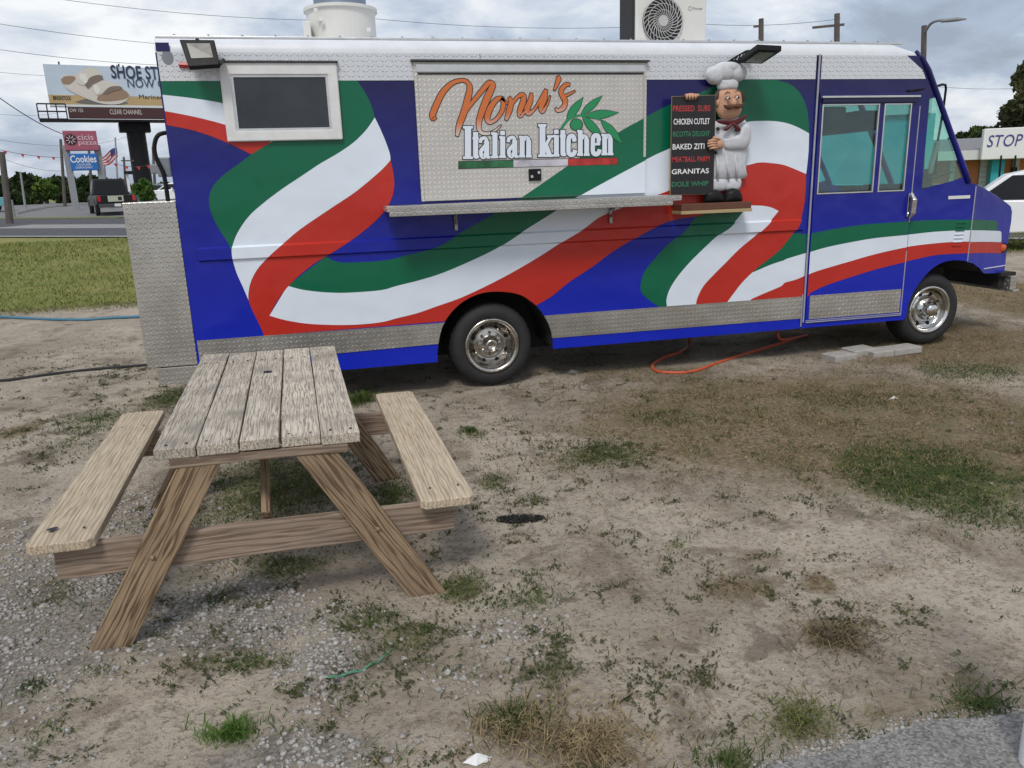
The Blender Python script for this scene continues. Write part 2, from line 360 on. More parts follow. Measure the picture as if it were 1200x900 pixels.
def foliage(name, c0, c1, trans=.25, scale=3.):
    m = bpy.data.materials.new(name); m.use_nodes = True; nt = m.node_tree; N = nt.nodes; L = nt.links; b = N['Principled BSDF']; b.inputs['Roughness'].default_value = .7; b.inputs['Specular IOR Level'].default_value = .2
    g = N.new('ShaderNodeNewGeometry'); n = N.new('ShaderNodeTexNoise'); n.inputs['Scale'].default_value = scale; n.inputs['Detail'].default_value = 6; n.inputs['Roughness'].default_value = .75; L.new(g.outputs['Position'], n.inputs[0])
    r = N.new('ShaderNodeValToRGB'); L.new(n.outputs[0], r.inputs[0]); e = r.color_ramp.elements; e[0].position = .36; e[1].position = .64; e[0].color = (*c0, 1); e[1].color = (*c1, 1)
    L.new(r.outputs[0], b.inputs['Base Color'])
    t = N.new('ShaderNodeBsdfTranslucent'); L.new(r.outputs[0], t.inputs[0]); mx = N.new('ShaderNodeMixShader'); mx.inputs[0].default_value = trans
    o = N['Material Output']; L.new(b.outputs[0], mx.inputs[1]); L.new(t.outputs[0], mx.inputs[2]); L.new(mx.outputs[0], o.inputs[0]); return m

def wavy(m, amp=.35):                              # slight panel ripple so that reflections are uneven
    nt = m.node_tree; N = nt.nodes; L = nt.links; b = N['Principled BSDF']; tc = N.new('ShaderNodeTexCoord')
    n = N.new('ShaderNodeTexNoise'); n.inputs['Scale'].default_value = 2.3; n.inputs['Detail'].default_value = 2; L.new(tc.outputs['Object'], n.inputs[0])
    n2 = N.new('ShaderNodeTexNoise'); n2.inputs['Scale'].default_value = 60; n2.inputs['Detail'].default_value = 2; L.new(tc.outputs['Object'], n2.inputs[0])
    ad = N.new('ShaderNodeMath'); ad.operation = 'MULTIPLY_ADD'; L.new(n2.outputs[0], ad.inputs[0]); ad.inputs[1].default_value = .012; L.new(n.outputs[0], ad.inputs[2])
    bp = N.new('ShaderNodeBump'); bp.inputs['Strength'].default_value = amp; bp.inputs['Distance'].default_value = .05; L.new(ad.outputs[0], bp.inputs['Height']); L.new(bp.outputs[0], b.inputs['Normal']); L.new(bp.outputs[0], b.inputs['Coat Normal'])
    return m
BLUE = mat('blue_wrap', (.004, .0125, .30), .34, spec=.25, coat=.3)
def navy_fade(m):                                  # the wrap is printed navy along the roof, running to royal blue at the sill
    nt = m.node_tree; N = nt.nodes; L = nt.links; b = N['Principled BSDF']; tc = N.new('ShaderNodeTexCoord'); sp = N.new('ShaderNodeSeparateXYZ'); L.new(tc.outputs['Object'], sp.inputs[0])
    mr = N.new('ShaderNodeMapRange'); L.new(sp.outputs[2], mr.inputs[0]); mr.inputs[1].default_value = .3; mr.inputs[2].default_value = 2.5
    r = N.new('ShaderNodeValToRGB'); L.new(mr.outputs[0], r.inputs[0]); e = r.color_ramp.elements; e[0].color = (.005, .019, .44, 1); e[1].color = (.0105, .0095, .080, 1); k = e.new(.55); k.color = (.006, .0125, .24, 1)
    L.new(r.outputs[0], b.inputs['Base Color'])
navy_fade(BLUE); wavy(BLUE)
GREEN = wavy(mat('green_vinyl', (.002, .120, .058), .36, spec=.25, coat=.25, var=.05, vscale=2))
WHITE = wavy(mat('white_vinyl', (.68, .74, .82), .36, spec=.25, coat=.25, var=.04, vscale=2))
RED = wavy(mat('red_vinyl', (.46, .025, .015), .38, spec=.25, coat=.25, var=.06, vscale=2))
PLATEW = diamond('white_tread_plate', (.68, .70, .73), .42, 0.15, .037, .9, .05)
PLATEA = diamond('aluminium_tread_plate', (.58, .56, .52), .32, .85, .037, 1.0, .16)
PLATEH = diamond('dull_tread_plate', (.56, .535, .50), .45, .25, .037, .32, .08)
COVE = mat('white_roof_metal', (.66, .68, .71), .4, var=.08, vscale=4)
ALU = mat('aluminium_trim', (.62, .62, .62), .35, .8, var=.12, vscale=9)
FRAMEW = mat('white_frame', (.68, .68, .67), .45, var=.08, vscale=9)
DARK = mat('black_plastic', (.008, .008, .009), .55, spec=.25, var=.2, vscale=12)
UNDER = mat('dark_chassis', (.016, .015, .014), .8, var=.4, vscale=6, bump=.3)
RUBBER = mat('tyre_rubber', (.018, .018, .019), .75, var=.35, vscale=14, bump=.15, bscale=60)
CHROME = mat('chrome', (.62, .61, .59), .18, 1.0, var=.18, vscale=20)
STEEL = mat('dull_steel', (.36, .34, .31), .35, .9, var=.3, vscale=18)
ORANGEL = mat('amber_lens', (.55, .09, .01), .25, coat=.3)
BLACKP = mat('black_print', (.012, .012, .014), .6)
GLASS = glass('tinted_glass', (.56, .80, .80))
GLASSQ = glass('green_tint_glass', (.72, .92, .86))
DGLASS = mat('dark_window', (.022, .024, .028), .12, coat=.5, var=.4, vscale=2.5)
GREYB = mat('grey_box', (.20, .22, .25), .5, var=.15)
CARGL = mat('car_glass', (.010, .011, .013), .2, spec=.25)
CREAM = mat('cream_enamel', (.66, .65, .61), .42, var=.06, vscale=5)
TRIM = mat('grey_trim', (.40, .40, .43), .4, .4, var=.15, vscale=8)
CONC = mat('pale_concrete', (.35, .33, .30), .9, var=.18, vscale=14, bump=.4, bscale=70)
# ------------------------------------------------------------------ the food truck
truck = empty('food_truck', 'long blue food truck with green white and red ribbon graphics and diamond plate trim', 'food truck')
XR, XP, XD, XS = -2.40, 3.016, 4.110, 4.828          # rear edge, door post, door front edge, bonnet seam
ZB, ZSB, ZST, ZBAND, ZC, ZR = .322, .399, .609, 2.537, 2.735, 2.845
TW = 2.12                                              # width of the body
RAILZ = (1.332, 1.318, 1.234, 1.220)
def prof(x, z):
    if x < -2.301 or x > 2.962: return 0.0
    return -float(np.interp(z, (RAILZ[3], RAILZ[2], RAILZ[1], RAILZ[0]), (0, .020, .020, 0)))
RX = (-2.302, -2.298, 2.958, 2.964)
arch = cr(SL([(512.5, 417.5), (514.5, 397.5)]+cB([(325, 820), (365, 760), (420, 710), (490, 675), (560, 662), (640, 665), (700, 680), (740, 705), (770, 728), (800, 765), (828, 815), (846, 870)])+[(648, 405)]), 4)
arch[0] = (arch[0][0], ZB); arch[-1] = (arch[-1][0], ZB)
farch = cr(SL([(1062, 372.5), (1063, 362), (1068, 347), (1077, 332), (1086, 321), (1095, 312.8), (1107, 306.8), (1119, 305), (1129, 305.5), (1135, 307)]), 4)
farch[0] = (farch[0][0], ZB); farch[-1] = (XS, farch[-1][1])
pil = SL([(1136, 214), (1130, 196), (1115, 155.5), (1100, 113), (1089, 82), (1083, 66), (1078, 57), (1069, 53)])
pil = pil[:5]+[(p[0], min(p[1], ZC)) for p in pil[5:]]
outline = [(XR, ZB)]+arch+farch+[(XS, pil[0][1]-.02)]+pil+[(XR, ZC)]
door_hole = [(XP+.045, .375), (XD-.03, .375), (XD-.03, 2.40), (XP+.045, 2.40)]
qwin = SL([(1089.5, 115.5), (1096, 114.5), (1112, 160), (1128.5, 207.5), (1120, 211), (1080, 222)])
def bodyside(y, name, far=False):
    o = sheet(name, [outline, door_hole, qwin], y, BLUE, truck, zl=() if far else RAILZ, xl=() if far else RX, fn=None if far else prof)
    return o
bodyside(0.0, 'side_panel'); bodyside(TW, 'far_side_panel', True)
# rub rail end cap and flange depth of the panel edges
m = MB(); m.box2((XR, .004, ZB), (XR-.012, TW-.004, ZC)); m.build('rear_wall', BLUE, truck)
m = MB(); m.box2((XR+.01, .66, .55), (3.0, TW-.66, .60)); m.box2((3.0, .66, .42), (4.6, TW-.66, .47)); m.each('floor', UNDER, truck)
m = MB(); m.box2((2.97, .03, .6), (3.0, TW-.03, 2.7)); m.build('bulkhead', mat('interior_grey', (.10, .10, .10), .7), truck)
# roof: coved edge and crowned top
m = MB(); sec = [(0.0, ZC-.004)]+[(.11-.11*math.cos(a), ZC+.11*math.sin(a)) for a in np.linspace(.15, math.pi/2, 7)]+[(.5, ZR+.02), (TW/2, ZR+.035)]
sec = sec+[(TW-y, z) for y, z in sec[-2::-1]]
xs = [XR-.012, -1.0, .3, 1.7, 2.9, pil[-1][0]-.16]
m.add([(x, y, z) for x in xs for y, z in sec]+[(pil[-1][0]+.04, y, z-(z-ZC)*.55) for y, z in sec], [(i*len(sec)+k, i*len(sec)+k+1, (i+1)*len(sec)+k+1, (i+1)*len(sec)+k) for i in range(len(xs)) for k in range(len(sec)-1)])
m.build('roof', COVE, truck, smooth=True)
m = MB(); m.box2((XR-.01, .075, ZR-.004), (3.93, .105, ZR+.014)); lip = m.build('roof_gutter', ALU, truck, bevel=.003)
hx = bpy.data.meshes.new('rivet'); b = bmesh.new(); bmesh.ops.create_icosphere(b, subdivisions=1, radius=.011); b.to_mesh(hx); b.free(); hx.materials.append(STEEL)
for i in range(26):
    o = bpy.data.objects.new('rivet', hx); COL.objects.link(o); o.parent = lip; o.location = (XR+.12+i*.238, .085, ZR+.016)
# upper band of white tread plate, in three sheets
rp = [(pil[-1][0]-.03, ZC), (pil[-1][0], pil[-1][1]-.01)]+[q for q in pil[::-1] if q[1] > ZBAND+.01][1:]
xe = np.interp(ZBAND, [q[1] for q in pil], [q[0] for q in pil])
for a, b_ in ((XR, -.02), (-.016, XP-.02), (XP+.035, None)):
    if b_: plate('white_plate_band', [[(a, ZBAND), (b_, ZBAND), (b_, ZC), (a, ZC)]], -.004, .003, PLATEW, truck)
    else: plate('white_plate_band', [[(a, ZBAND), (xe-.075, ZBAND)]+[(q[0]-.075, q[1]) for q in pil if q[1] > ZBAND+.01 and q[1] < ZC-.01]+[(pil[-1][0]-.05, ZC), (a, ZC)]], -.004, .003, PLATEW, truck)
# ---- ribbon graphics (vinyl), laid on the side panel
LAY = {'g': -.0012, 'w': -.0018, 'r': -.0024}
CM = {'g': GREEN, 'w': WHITE, 'r': RED}
CN = {'g': 'green_stripe', 'w': 'white_stripe', 'r': 'red_stripe'}
def ribbon(c, loop, **k): return sheet(CN[c], [loop], LAY[c], CM[c], truck, zl=RAILZ, xl=RX, fn=prof, **k)
sk = lambda px: (S(px, 370)[0], ZST)
def bottom(a, b): return (S(a[0], a[1])[0], ZST)
A = lambda l: SL(cA(l)); Bq = lambda l: SL(cB(l)); Cq = lambda l: SL(cC(l)); Dq = lambda l: SL(cD(l)); Eq = lambda l: SL(cE(l))
zb = lambda p: (p[0], ZBAND)
# rear corner ribbon
g1 = A([(32, 86), (125, 97), (221, 113), (330, 142), (420, 175)]); w1 = A([(38, 139), (130, 157), (228, 182), (320, 213), (395, 245)]); r1 = A([(46, 184), (140, 205), (235, 240), (330, 286)])
for l in (g1, w1, r1): l[0] = (XR, l[0][1])
g1, w1, r1 = cr(g1), cr(w1), cr(r1)
ribbon('g', [(XR, ZBAND), zb(S(400, 95))]+g1[::-1]); ribbon('w', g1+w1[::-1]); ribbon('r', w1+r1[::-1])
# big S ribbon
gL = cr(A([(254, 592), (240, 565), (215, 525), (195, 490), (183, 455), (180, 425), (187, 395), (205, 368), (235, 340), (270, 315), (310, 285), (345, 262), (385, 238), (440, 200), (520, 110), (560, 45)]))
gR = cr(A([(662, 42), (690, 85), (710, 130), (718, 160)])); gw = cr(A([(718, 160), (690, 200), (650, 240), (600, 275), (540, 310), (480, 350), (420, 390), (360, 435), (310, 480), (275, 530), (258, 570), (254, 592)]))
sheet('green_stripe', [[zb(gL[-1]), zb(gR[0])]+gR+gw+gL], -.0030, GREEN, truck, zl=RAILZ, xl=RX, fn=prof)
wR = cr(A([(718, 160), (735, 195), (752, 235), (766, 275), (769, 298)])); wr = cr(A([(769, 298), (745, 325), (700, 365), (650, 405), (590, 445), (530, 485), (470, 527), (420, 570), (370, 615), (335, 655), (315, 695), (308, 730), (308, 752)]))
wL = cr(A([(308, 752), (290, 710), (270, 665), (258, 625), (254, 592)]))
sheet('white_stripe', [wR+wr+wL+gw[::-1]], -.0034, WHITE, truck, zl=RAILZ, xl=RX, fn=prof)
rR = cr(A([(769, 298), (778, 340), (781, 380), (773, 420), (752, 460), (715, 500), (660, 545), (600, 585), (560, 610), (520, 635), (470, 675), (435, 710), (405, 750), (390, 775), (376, 803)]))
rL = cr(A([(308, 752), (318, 780), (335, 815), (357, 861)])); rL[-1] = (rL[-1][0], ZST)
rtop = cr(A([(376, 803), (430, 818), (500, 829), (580, 833), (660, 832), (740, 824)])+SL(cB([(100, 790), (200, 765), (300, 730), (400, 695), (500, 650), (600, 600), (700, 545), (800, 485), (900, 420), (1000, 360)]))+SL(cC([(290, 370), (370, 335), (420, 315), (500, 288), (600, 250), (700, 205), (800, 172), (897, 155), (950, 143), (1000, 145), (1060, 155), (1145, 190)])))
# drop near-duplicate joints that would kink the spline
rbot = cr(SL(cB([(770, 728), (850, 680), (930, 615)])+cC([(260, 575), (340, 515), (430, 460), (520, 410), (600, 380), (690, 366)])), 5)
arch_l = [q for q in arch if q[1] >= ZST]; 
iar = min(range(len(arch_l)), key=lambda i: (arch_l[i][0]-rbot[0][0])**2+(arch_l[i][1]-rbot[0][1])**2)
r3R = cr(Cq([(1145, 190), (1143, 260), (1135, 330), (1115, 400), (1080, 450), (1040, 500), (1000, 535), (960, 565), (925, 595), (880, 640), (845, 685), (820, 718)])); r3R[-1] = (r3R[-1][0], ZST)
r3L = cr(Cq([(690, 728), (697, 700), (720, 655), (760, 610), (810, 560), (870, 500), (930, 450), (980, 405), (1010, 370), (1032, 343)])); r3L[0] = (r3L[0][0], ZST)
w3T = cr(Cq([(1032, 343), (1000, 328), (960, 321), (905, 320)]))
g3T = cr(Cq([(905, 320), (830, 328), (760, 345), (690, 366)]))
ribbon('r', rR+rtop[1:]+r3R+r3L+w3T+g3T+rbot[::-1]+arch_l[:iar+1][::-1]+rL[::-1]+wr[::-1][1:])
g2T = cr(A([(560, 610), (600, 629), (680, 629), (760, 622)])+SL(cB([(160, 485), (260, 460), (330, 430), (400, 385), (470, 345), (550, 300), (590, 275), (705, 205)]))+SL(cH([(740, 610), (870, 520), (1040, 410), (1195, 325)]))+SL(cD([(330, 495), (470, 440), (550, 402), (600, 376)])), 5); g2T[-1] = zb(g2T[-1])
g4R = cr(Dq([(840, 376), (900, 393), (940, 425), (965, 465), (982, 510), (990, 570), (992, 625)])); g4R[0] = zb(g4R[0])
g2w = cr(A([(435, 706), (480, 718), (540, 726), (600, 729), (660, 727), (740, 720)])+SL(cB([(100, 635), (200, 610), (300, 580), (400, 540), (500, 495), (580, 455), (650, 412), (720, 365), (800, 315), (880, 265), (985, 197)]))+SL(cH([(1195, 540)]))+SL(cD([(330, 700), (450, 645), (580, 600), (700, 572), (760, 567), (830, 568), (890, 578), (940, 597), (992, 625)])), 5)
rRl = [q for q in rR if q[1] < 1.31]
ribbon('g', g2T+g4R+g2w[::-1])
w4R = cr(Dq([(992, 625), (990, 700), (985, 760), (979, 812)]))
ribbon('w', g2w+w4R+rtop[::-1])
# third ribbon, behind the chef board
g3L = cr(Cq([(690, 366), (660, 405), (620, 445), (570, 485), (520, 540), (480, 590), (462, 640), (465, 680), (500, 715), (535, 738)])); g3L[-1] = (g3L[-1][0], ZST)
g3w = cr(Cq([(905, 320), (870, 365), (830, 410), (780, 445), (720, 500), (660, 560), (610, 620), (580, 670), (568, 710), (570, 737)])); g3w[-1] = (g3w[-1][0], ZST)
ribbon('g', g3L+g3w[::-1]+g3T); ribbon('w', g3w+r3L+w3T)
# fourth ribbon running on over the door and the bonnet
k4 = dict()
XN = XS
g5T = cr(Cq([(1085, 440), (1110, 434)])+SL(cE([(105, 318), (200, 300), (320, 280), (450, 265), (560, 258), (630, 253), (750, 248), (860, 247), (935, 247)])))
g5w = cr(Cq([(925, 597), (1000, 565), (1060, 545)])+SL(cE([(0, 445), (105, 413), (200, 385), (320, 360), (450, 338), (610, 322), (750, 307), (860, 301), (935, 299)])))
w5r = cr(Cq([(915, 709), (970, 685), (1040, 655)])+SL(cE([(0, 562), (60, 545), (130, 513), (200, 490), (320, 455), (450, 418), (610, 383), (750, 365), (860, 357), (935, 356)])))
r5B = cr(SL(cE([(112, 617), (200, 575), (320, 535), (450, 495), (590, 460), (720, 430), (800, 420), (935, 414)]))); r5B[0] = (r5B[0][0], ZST)
w5r[0] = (w5r[0][0], ZST)
r3Rl = [q for q in r3R if q[1] < g5w[0][1]+.01]
loops5 = [('g', g5T+g5w[::-1]+[q for q in r3R if g5w[0][1] < q[1] < g5T[0][1]][::-1]), ('w', g5w+w5r[::-1]+r3Rl[::-1]), ('r', w5r+r5B[::-1])]
DOORY = -.014
door = None
for c, lp in loops5:
    ribbon(c, lp, xmax=XP-.004); sheet(CN[c], [lp], LAY[c], CM[c], truck, xmin=XD+.006, xmax=XN-.003)
# ---- lower aluminium tread plate skirt
for x0, x1 in ((XR+.004, arch_l[0][0]-.004), (arch_l[-1][0]+.035, XP-.02)):
    pl = [(x0, ZSB), (x1, ZSB), (x1, ZST), (x0, ZST)]
    if x0 < -1: pl = [(x0, ZSB)]+[q for q in arch if ZSB <= q[1] <= ZST and q[0] < 0]+[(arch_l[0][0], ZST), (x0, ZST)]
    else: pl = [(x1, ZST), (x1, ZSB)]+[q for q in arch if ZSB <= q[1] <= ZST and q[0] > 0][::-1]
    if x0 > -1: pl = [(x1, ZSB), (x1, ZST)]+[q for q in arch if ZSB <= q[1] <= ZST and q[0] > 0]
    plate('skirt_plate', [pl], -.006, .004, PLATEA, truck)
m = MB(); m.box2((XR, .0, ZB-.05), (arch[0][0], .03, ZB)); m.box2((arch[-1][0], .0, ZB-.02), (4.16, .03, ZB)); m.each('sill', BLUE, truck)
# wheel arch lips and dark wells
def strip(path, y0, y1, name, mt):
    n = len(path); m = MB(); m.add([(p[0], y0, p[1]) for p in path]+[(p[0], y1, p[1]) for p in path], [(i, i+1, n+i+1, n+i) for i in range(n-1)]); return m.build(name, mt, truck)
strip(arch, 0.002, .62, 'wheel_well', UNDER); strip(farch+[(S(1152, 320)[0], .72)], 0.002, .6, 'wheel_well', UNDER)
m = MB(); m.box2((-.7, .6, .2), (.75, .64, .95)); m.box2((3.9, .58, .2), (5.1, .62, .9)); m.each('well_back', UNDER, truck)
# ---- chassis below
m = MB(); m.box2((XR+.1, .65, .36), (4.9, .72, .54)); m.box2((XR+.1, 1.4, .36), (4.9, 1.47, .54)); m.box2((-.06, .2, .3), (.06, 1.9, .42)); m.box2((4.45, .2, .3), (4.57, 1.9, .4))
m.each('chassis_frame', UNDER, truck)
m = MB(); m.tube([(1.7, .5, .33), (2.9, .5, .33)], .13, 14); m.box2((1.75, .34, .22), (2.75, .66, .40)); m.build('tank', mat('grey_tank', (.16, .16, .15), .6, .2, var=.4), truck, bevel=.02)
m = MB(); m.tube([(-1.9, .35, .30), (-.9, .4, .28)], .035); m.tube([(1.0, .9, .33), (3.4, .9, .33)], .04); m.box2((3.25, .25, .24), (3.5, .45, .36)); m.each('exhaust_pipe', UNDER, truck)
# ---- wheels
def wheel(cx, cy, front, far=False):
    r = .365; w = .20
    t = MB(); pr = [(r*.62, .0), (r*.66, -.022), (r*.80, -.030), (r*.92, -.018), (r*.985, .018), (r, .05), (r, w-.05), (r*.985, w-.018), (r*.9, w+.02), (r*.62, w)]
    t.lathe(pr, 48, (cx, cy, r)); ty = t.build('wheel', RUBBER, truck, smooth=True)
    # tread grooves
    g = MB()
    for k in range(40):
        a = 2*math.pi*k/40
        g.box((cx+math.cos(a)*(r-.004), cy+w/2, r+math.sin(a)*(r-.004)), (.012, w-.07, .022), Matrix.Rotation(-a, 3, 'Y'))
    g.build('tread', RUBBER, ty)
    q = MB(); R_ = r*.645
    if front:
        q.lathe([(R_, .01), (R_+.008, -.030), (R_-.018, -.034), (R_-.035, .0), (R_-.045, .045), (.135, .055), (.128, .02), (.105, -.005), (.078, -.022), (.078, -.035), (.055, -.075), (.052, -.078), (.0001, -.078)], 40, (cx, cy, r))
    else:
        q.lathe([(R_, .0), (R_+.010, -.030), (R_-.012, -.036), (R_-.032, -.004), (R_-.040, .045), (R_-.05, .070), (.150, .095), (.135, .105), (.112, .085), (.092, .083), (.060, .075), (.058, .0), (.040, -.016), (.036, -.016), (.034, -.008), (.0001, -.008)], 40, (cx, cy, r))
    rim = q.build('rim', CHROME if front else mat('dusty_chrome', (.50, .47, .43), .24, 1.0, var=.3, vscale=24), ty, smooth=True)
    d = MB(); rr = .160 if front else .160
    for k in range(8):
        a = 2*math.pi*(k+.5)/8; p = (cx+rr*math.cos(a), cy+(.052 if front else .088), r+rr*math.sin(a))
        d.lathe([(.0001, -.006), (.019, -.006), (.019, .012)], 10, p)
    d.each('hand_hole', DARK, rim)
    l = MB(); rr = .092 if front else .100
    for k in range(8):
        a = 2*math.pi*k/8; p = (cx+rr*math.cos(a), cy+(-.02 if front else .075), r+rr*math.sin(a))
        l.lathe([(.014, .02), (.014, -.018), (.011, -.026), (.0001, -.026)], 6, p)
    l.each('lug_nut', CHROME, rim)
wheel(0.0, .07, False); wheel(4.514, .10, True)
for cx in (0.0, 4.514):
    t = MB(); t.lathe([(.0001, .02), (.2, .02), (.24, 0), (.36, .03), (.365, .06), (.365, .17), (.34, .2), (.0001, .2)], 32, (cx, TW-.28, .365)); t.build('wheel', RUBBER, truck, smooth=True)
t = MB(); t.lathe([(.2, 0), (.34, .0), (.365, .03), (.365, .17), (.34, .2), (.2, .2)], 32, (0, .31, .365)); t.build('wheel', RUBBER, truck, smooth=True)
# ---- upper rear window
wx0, wx1, wz0, wz1 = -1.985, -1.135, 2.105, 2.66
plate('window', [[(wx0, wz0), (wx1, wz0), (wx1, wz1), (wx0, wz1)], [(wx0+.075, wz0+.075), (wx1-.075, wz0+.075), (wx1-.075, wz1-.085), (wx0+.075, wz1-.085)]], -.035, .033, FRAMEW, truck, bevel=.006)
win = [o for o in truck.children if o.name.startswith('window')][-1]
plate('inner_frame', [[(wx0+.073, wz0+.073), (wx1-.073, wz0+.073), (wx1-.073, wz1-.083), (wx0+.073, wz1-.083)], [(wx0+.092, wz0+.092), (wx1-.092, wz0+.092), (wx1-.092, wz1-.1), (wx0+.092, wz1-.1)]], -.024, .02, ALU, win)
plate('pane', [[(wx0+.09, wz0+.09), (wx1-.09, wz0+.09), (wx1-.09, wz1-.098), (wx0+.09, wz1-.098)]], -.012, .006, DGLASS, win)
m = MB(); m.box2((wx0-.02, -.05, wz1+.002), (wx1+.01, -.004, wz1+.012)); m.build('drip_rail', mat('dark_seal', (.05, .05, .05), .7), win)
# ---- serving hatch
hx0, hx1, hz0, hz1 = -.552, 1.386, 1.615, 2.668
hatch = plate('serving_hatch', [[(hx0, hz0), (hx1, hz0), (hx1, hz1), (hx0, hz1)]], -.026, .022, PLATEH, truck, bevel=.003)
m = MB(); m.box2((hx0-.02, -.05, hz1+.003), (hx1+.02, -.005, hz1+.016)); m.build('drip_rail', MATS['dark_seal'], hatch)
m = MB(); m.box2((hx0+.02, -.036, hz1-.075), (hx1-.02, -.0265, hz1-.02)); m.build('hinge', ALU, hatch, bevel=.003)
m = MB(); m.box2((hx0+.03, -.031, hz1-.092), (hx1-.03, -.0265, hz1-.082)); m.build('hinge_gap', DARK, hatch)
m = MB(); m.box2((hx0+.001, -.034, hz0), (hx0+.022, -.0265, hz1-.08)); m.box2((hx1-.022, -.034, hz0+.3), (hx1-.001, -.0265, hz1-.08)); m.each('edge_trim', PLATEH, hatch)
for c, lp in (('g', g2T+g4R+g2w[::-1]), ('w', g2w+w4R+rtop[::-1]), ('r', rtop+[(rtop[-1][0], .8), (rtop[0][0], .8)])):
    if c != 'r': sheet(CN[c], [lp], -.0275-(.0006 if c == 'w' else 0), CM[c], hatch, xmin=hx0+.023, xmax=hx1-.001, zmin=hz0+.002, zmax=hz1-.1)
H = lambda l: SL(cH(l), -.03)
HM = .00199
def hst(pts, ws, n=6):
    p = cr(H(pts), n); w = np.interp(np.linspace(0, len(pts)-1, len(p)), range(len(pts)), ws)*HM; return (p, list(w))
OR = bpy.data.materials.new('orange_fade_print'); OR.use_nodes = True
def orfade():
    nt = OR.node_tree; N = nt.nodes; L = nt.links; tc = N.new('ShaderNodeTexCoord'); sp = N.new('ShaderNodeSeparateXYZ'); mr = N.new('ShaderNodeMapRange'); ad = N.new('ShaderNodeMath'); ad.operation = 'MULTIPLY_ADD'
    L.new(tc.outputs['Object'], sp.inputs[0]); L.new(sp.outputs[0], ad.inputs[0]); ad.inputs[1].default_value = -.16; L.new(sp.outputs[2], ad.inputs[2]); L.new(ad.outputs[0], mr.inputs[0])
    mr.inputs[1].default_value = 2.12; mr.inputs[2].default_value = 2.36
    r = N.new('ShaderNodeValToRGB'); L.new(mr.outputs[0], r.inputs[0]); e = r.color_ramp.elements; e[0].color = (.62, .58, .54, 1); e[1].color = (.58, .15, .035, 1); e[1].position = .55
    L.new(r.outputs[0], N['Principled BSDF'].inputs['Base Color']); N['Principled BSDF'].inputs['Roughness'].default_value = .4
orfade()
NON = [hst([(132, 332), (118, 338), (116, 318), (135, 268), (168, 205), (215, 160), (262, 146), (288, 152)], [8, 16, 22, 22, 20, 15, 12, 14]),
       hst([(284, 148), (302, 180), (292, 240), (272, 310), (250, 370), (238, 425)], [10, 20, 24, 24, 22, 10]),
       hst([(240, 420), (262, 345), (300, 278), (345, 220), (385, 172), (404, 153)], [5, 8, 12, 16, 18, 14]),
       hst([(402, 152), (418, 170), (392, 230), (364, 300), (348, 360), (356, 405), (392, 414), (430, 398), (458, 372)], [8, 20, 26, 24, 20, 14, 10, 7, 3]),
       hst([(472, 238), (440, 240), (406, 285), (390, 335), (404, 357), (436, 340), (464, 300), (472, 258), (462, 238), (492, 262)], [10, 16, 22, 22, 14, 12, 16, 18, 14, 6]),
       hst([(500, 232), (510, 255), (500, 300), (484, 345)], [10, 20, 22, 10]),
       hst([(490, 320), (516, 265), (546, 226), (572, 222), (570, 255), (554, 300), (556, 325), (578, 305), (598, 270)], [5, 9, 12, 18, 22, 20, 14, 7, 4]),
       hst([(612, 212), (606, 250), (590, 290), (598, 312), (628, 290), (655, 245), (682, 198)], [10, 20, 22, 16, 9, 9, 10]),
       hst([(686, 192), (676, 240), (660, 280), (668, 302), (690, 270), (706, 225)], [10, 22, 20, 14, 7, 4]),
       hst([(745, 126), (748, 140), (738, 170), (727, 196)], [10, 20, 14, 5]),
       hst([(804, 168), (786, 168), (762, 195), (766, 222), (782, 250), (772, 284), (745, 298), (734, 286)], [10, 14, 18, 18, 20, 18, 12, 6]),
       hst([(770, 228), (800, 216), (830, 200)], [8, 9, 4])]
strokes('lettering_outline', NON, -.0282, BLACKP, hatch, extra=.0065, dy=.00002); strokes('lettering', NON, -.0292, OR, hatch, dy=.0001)
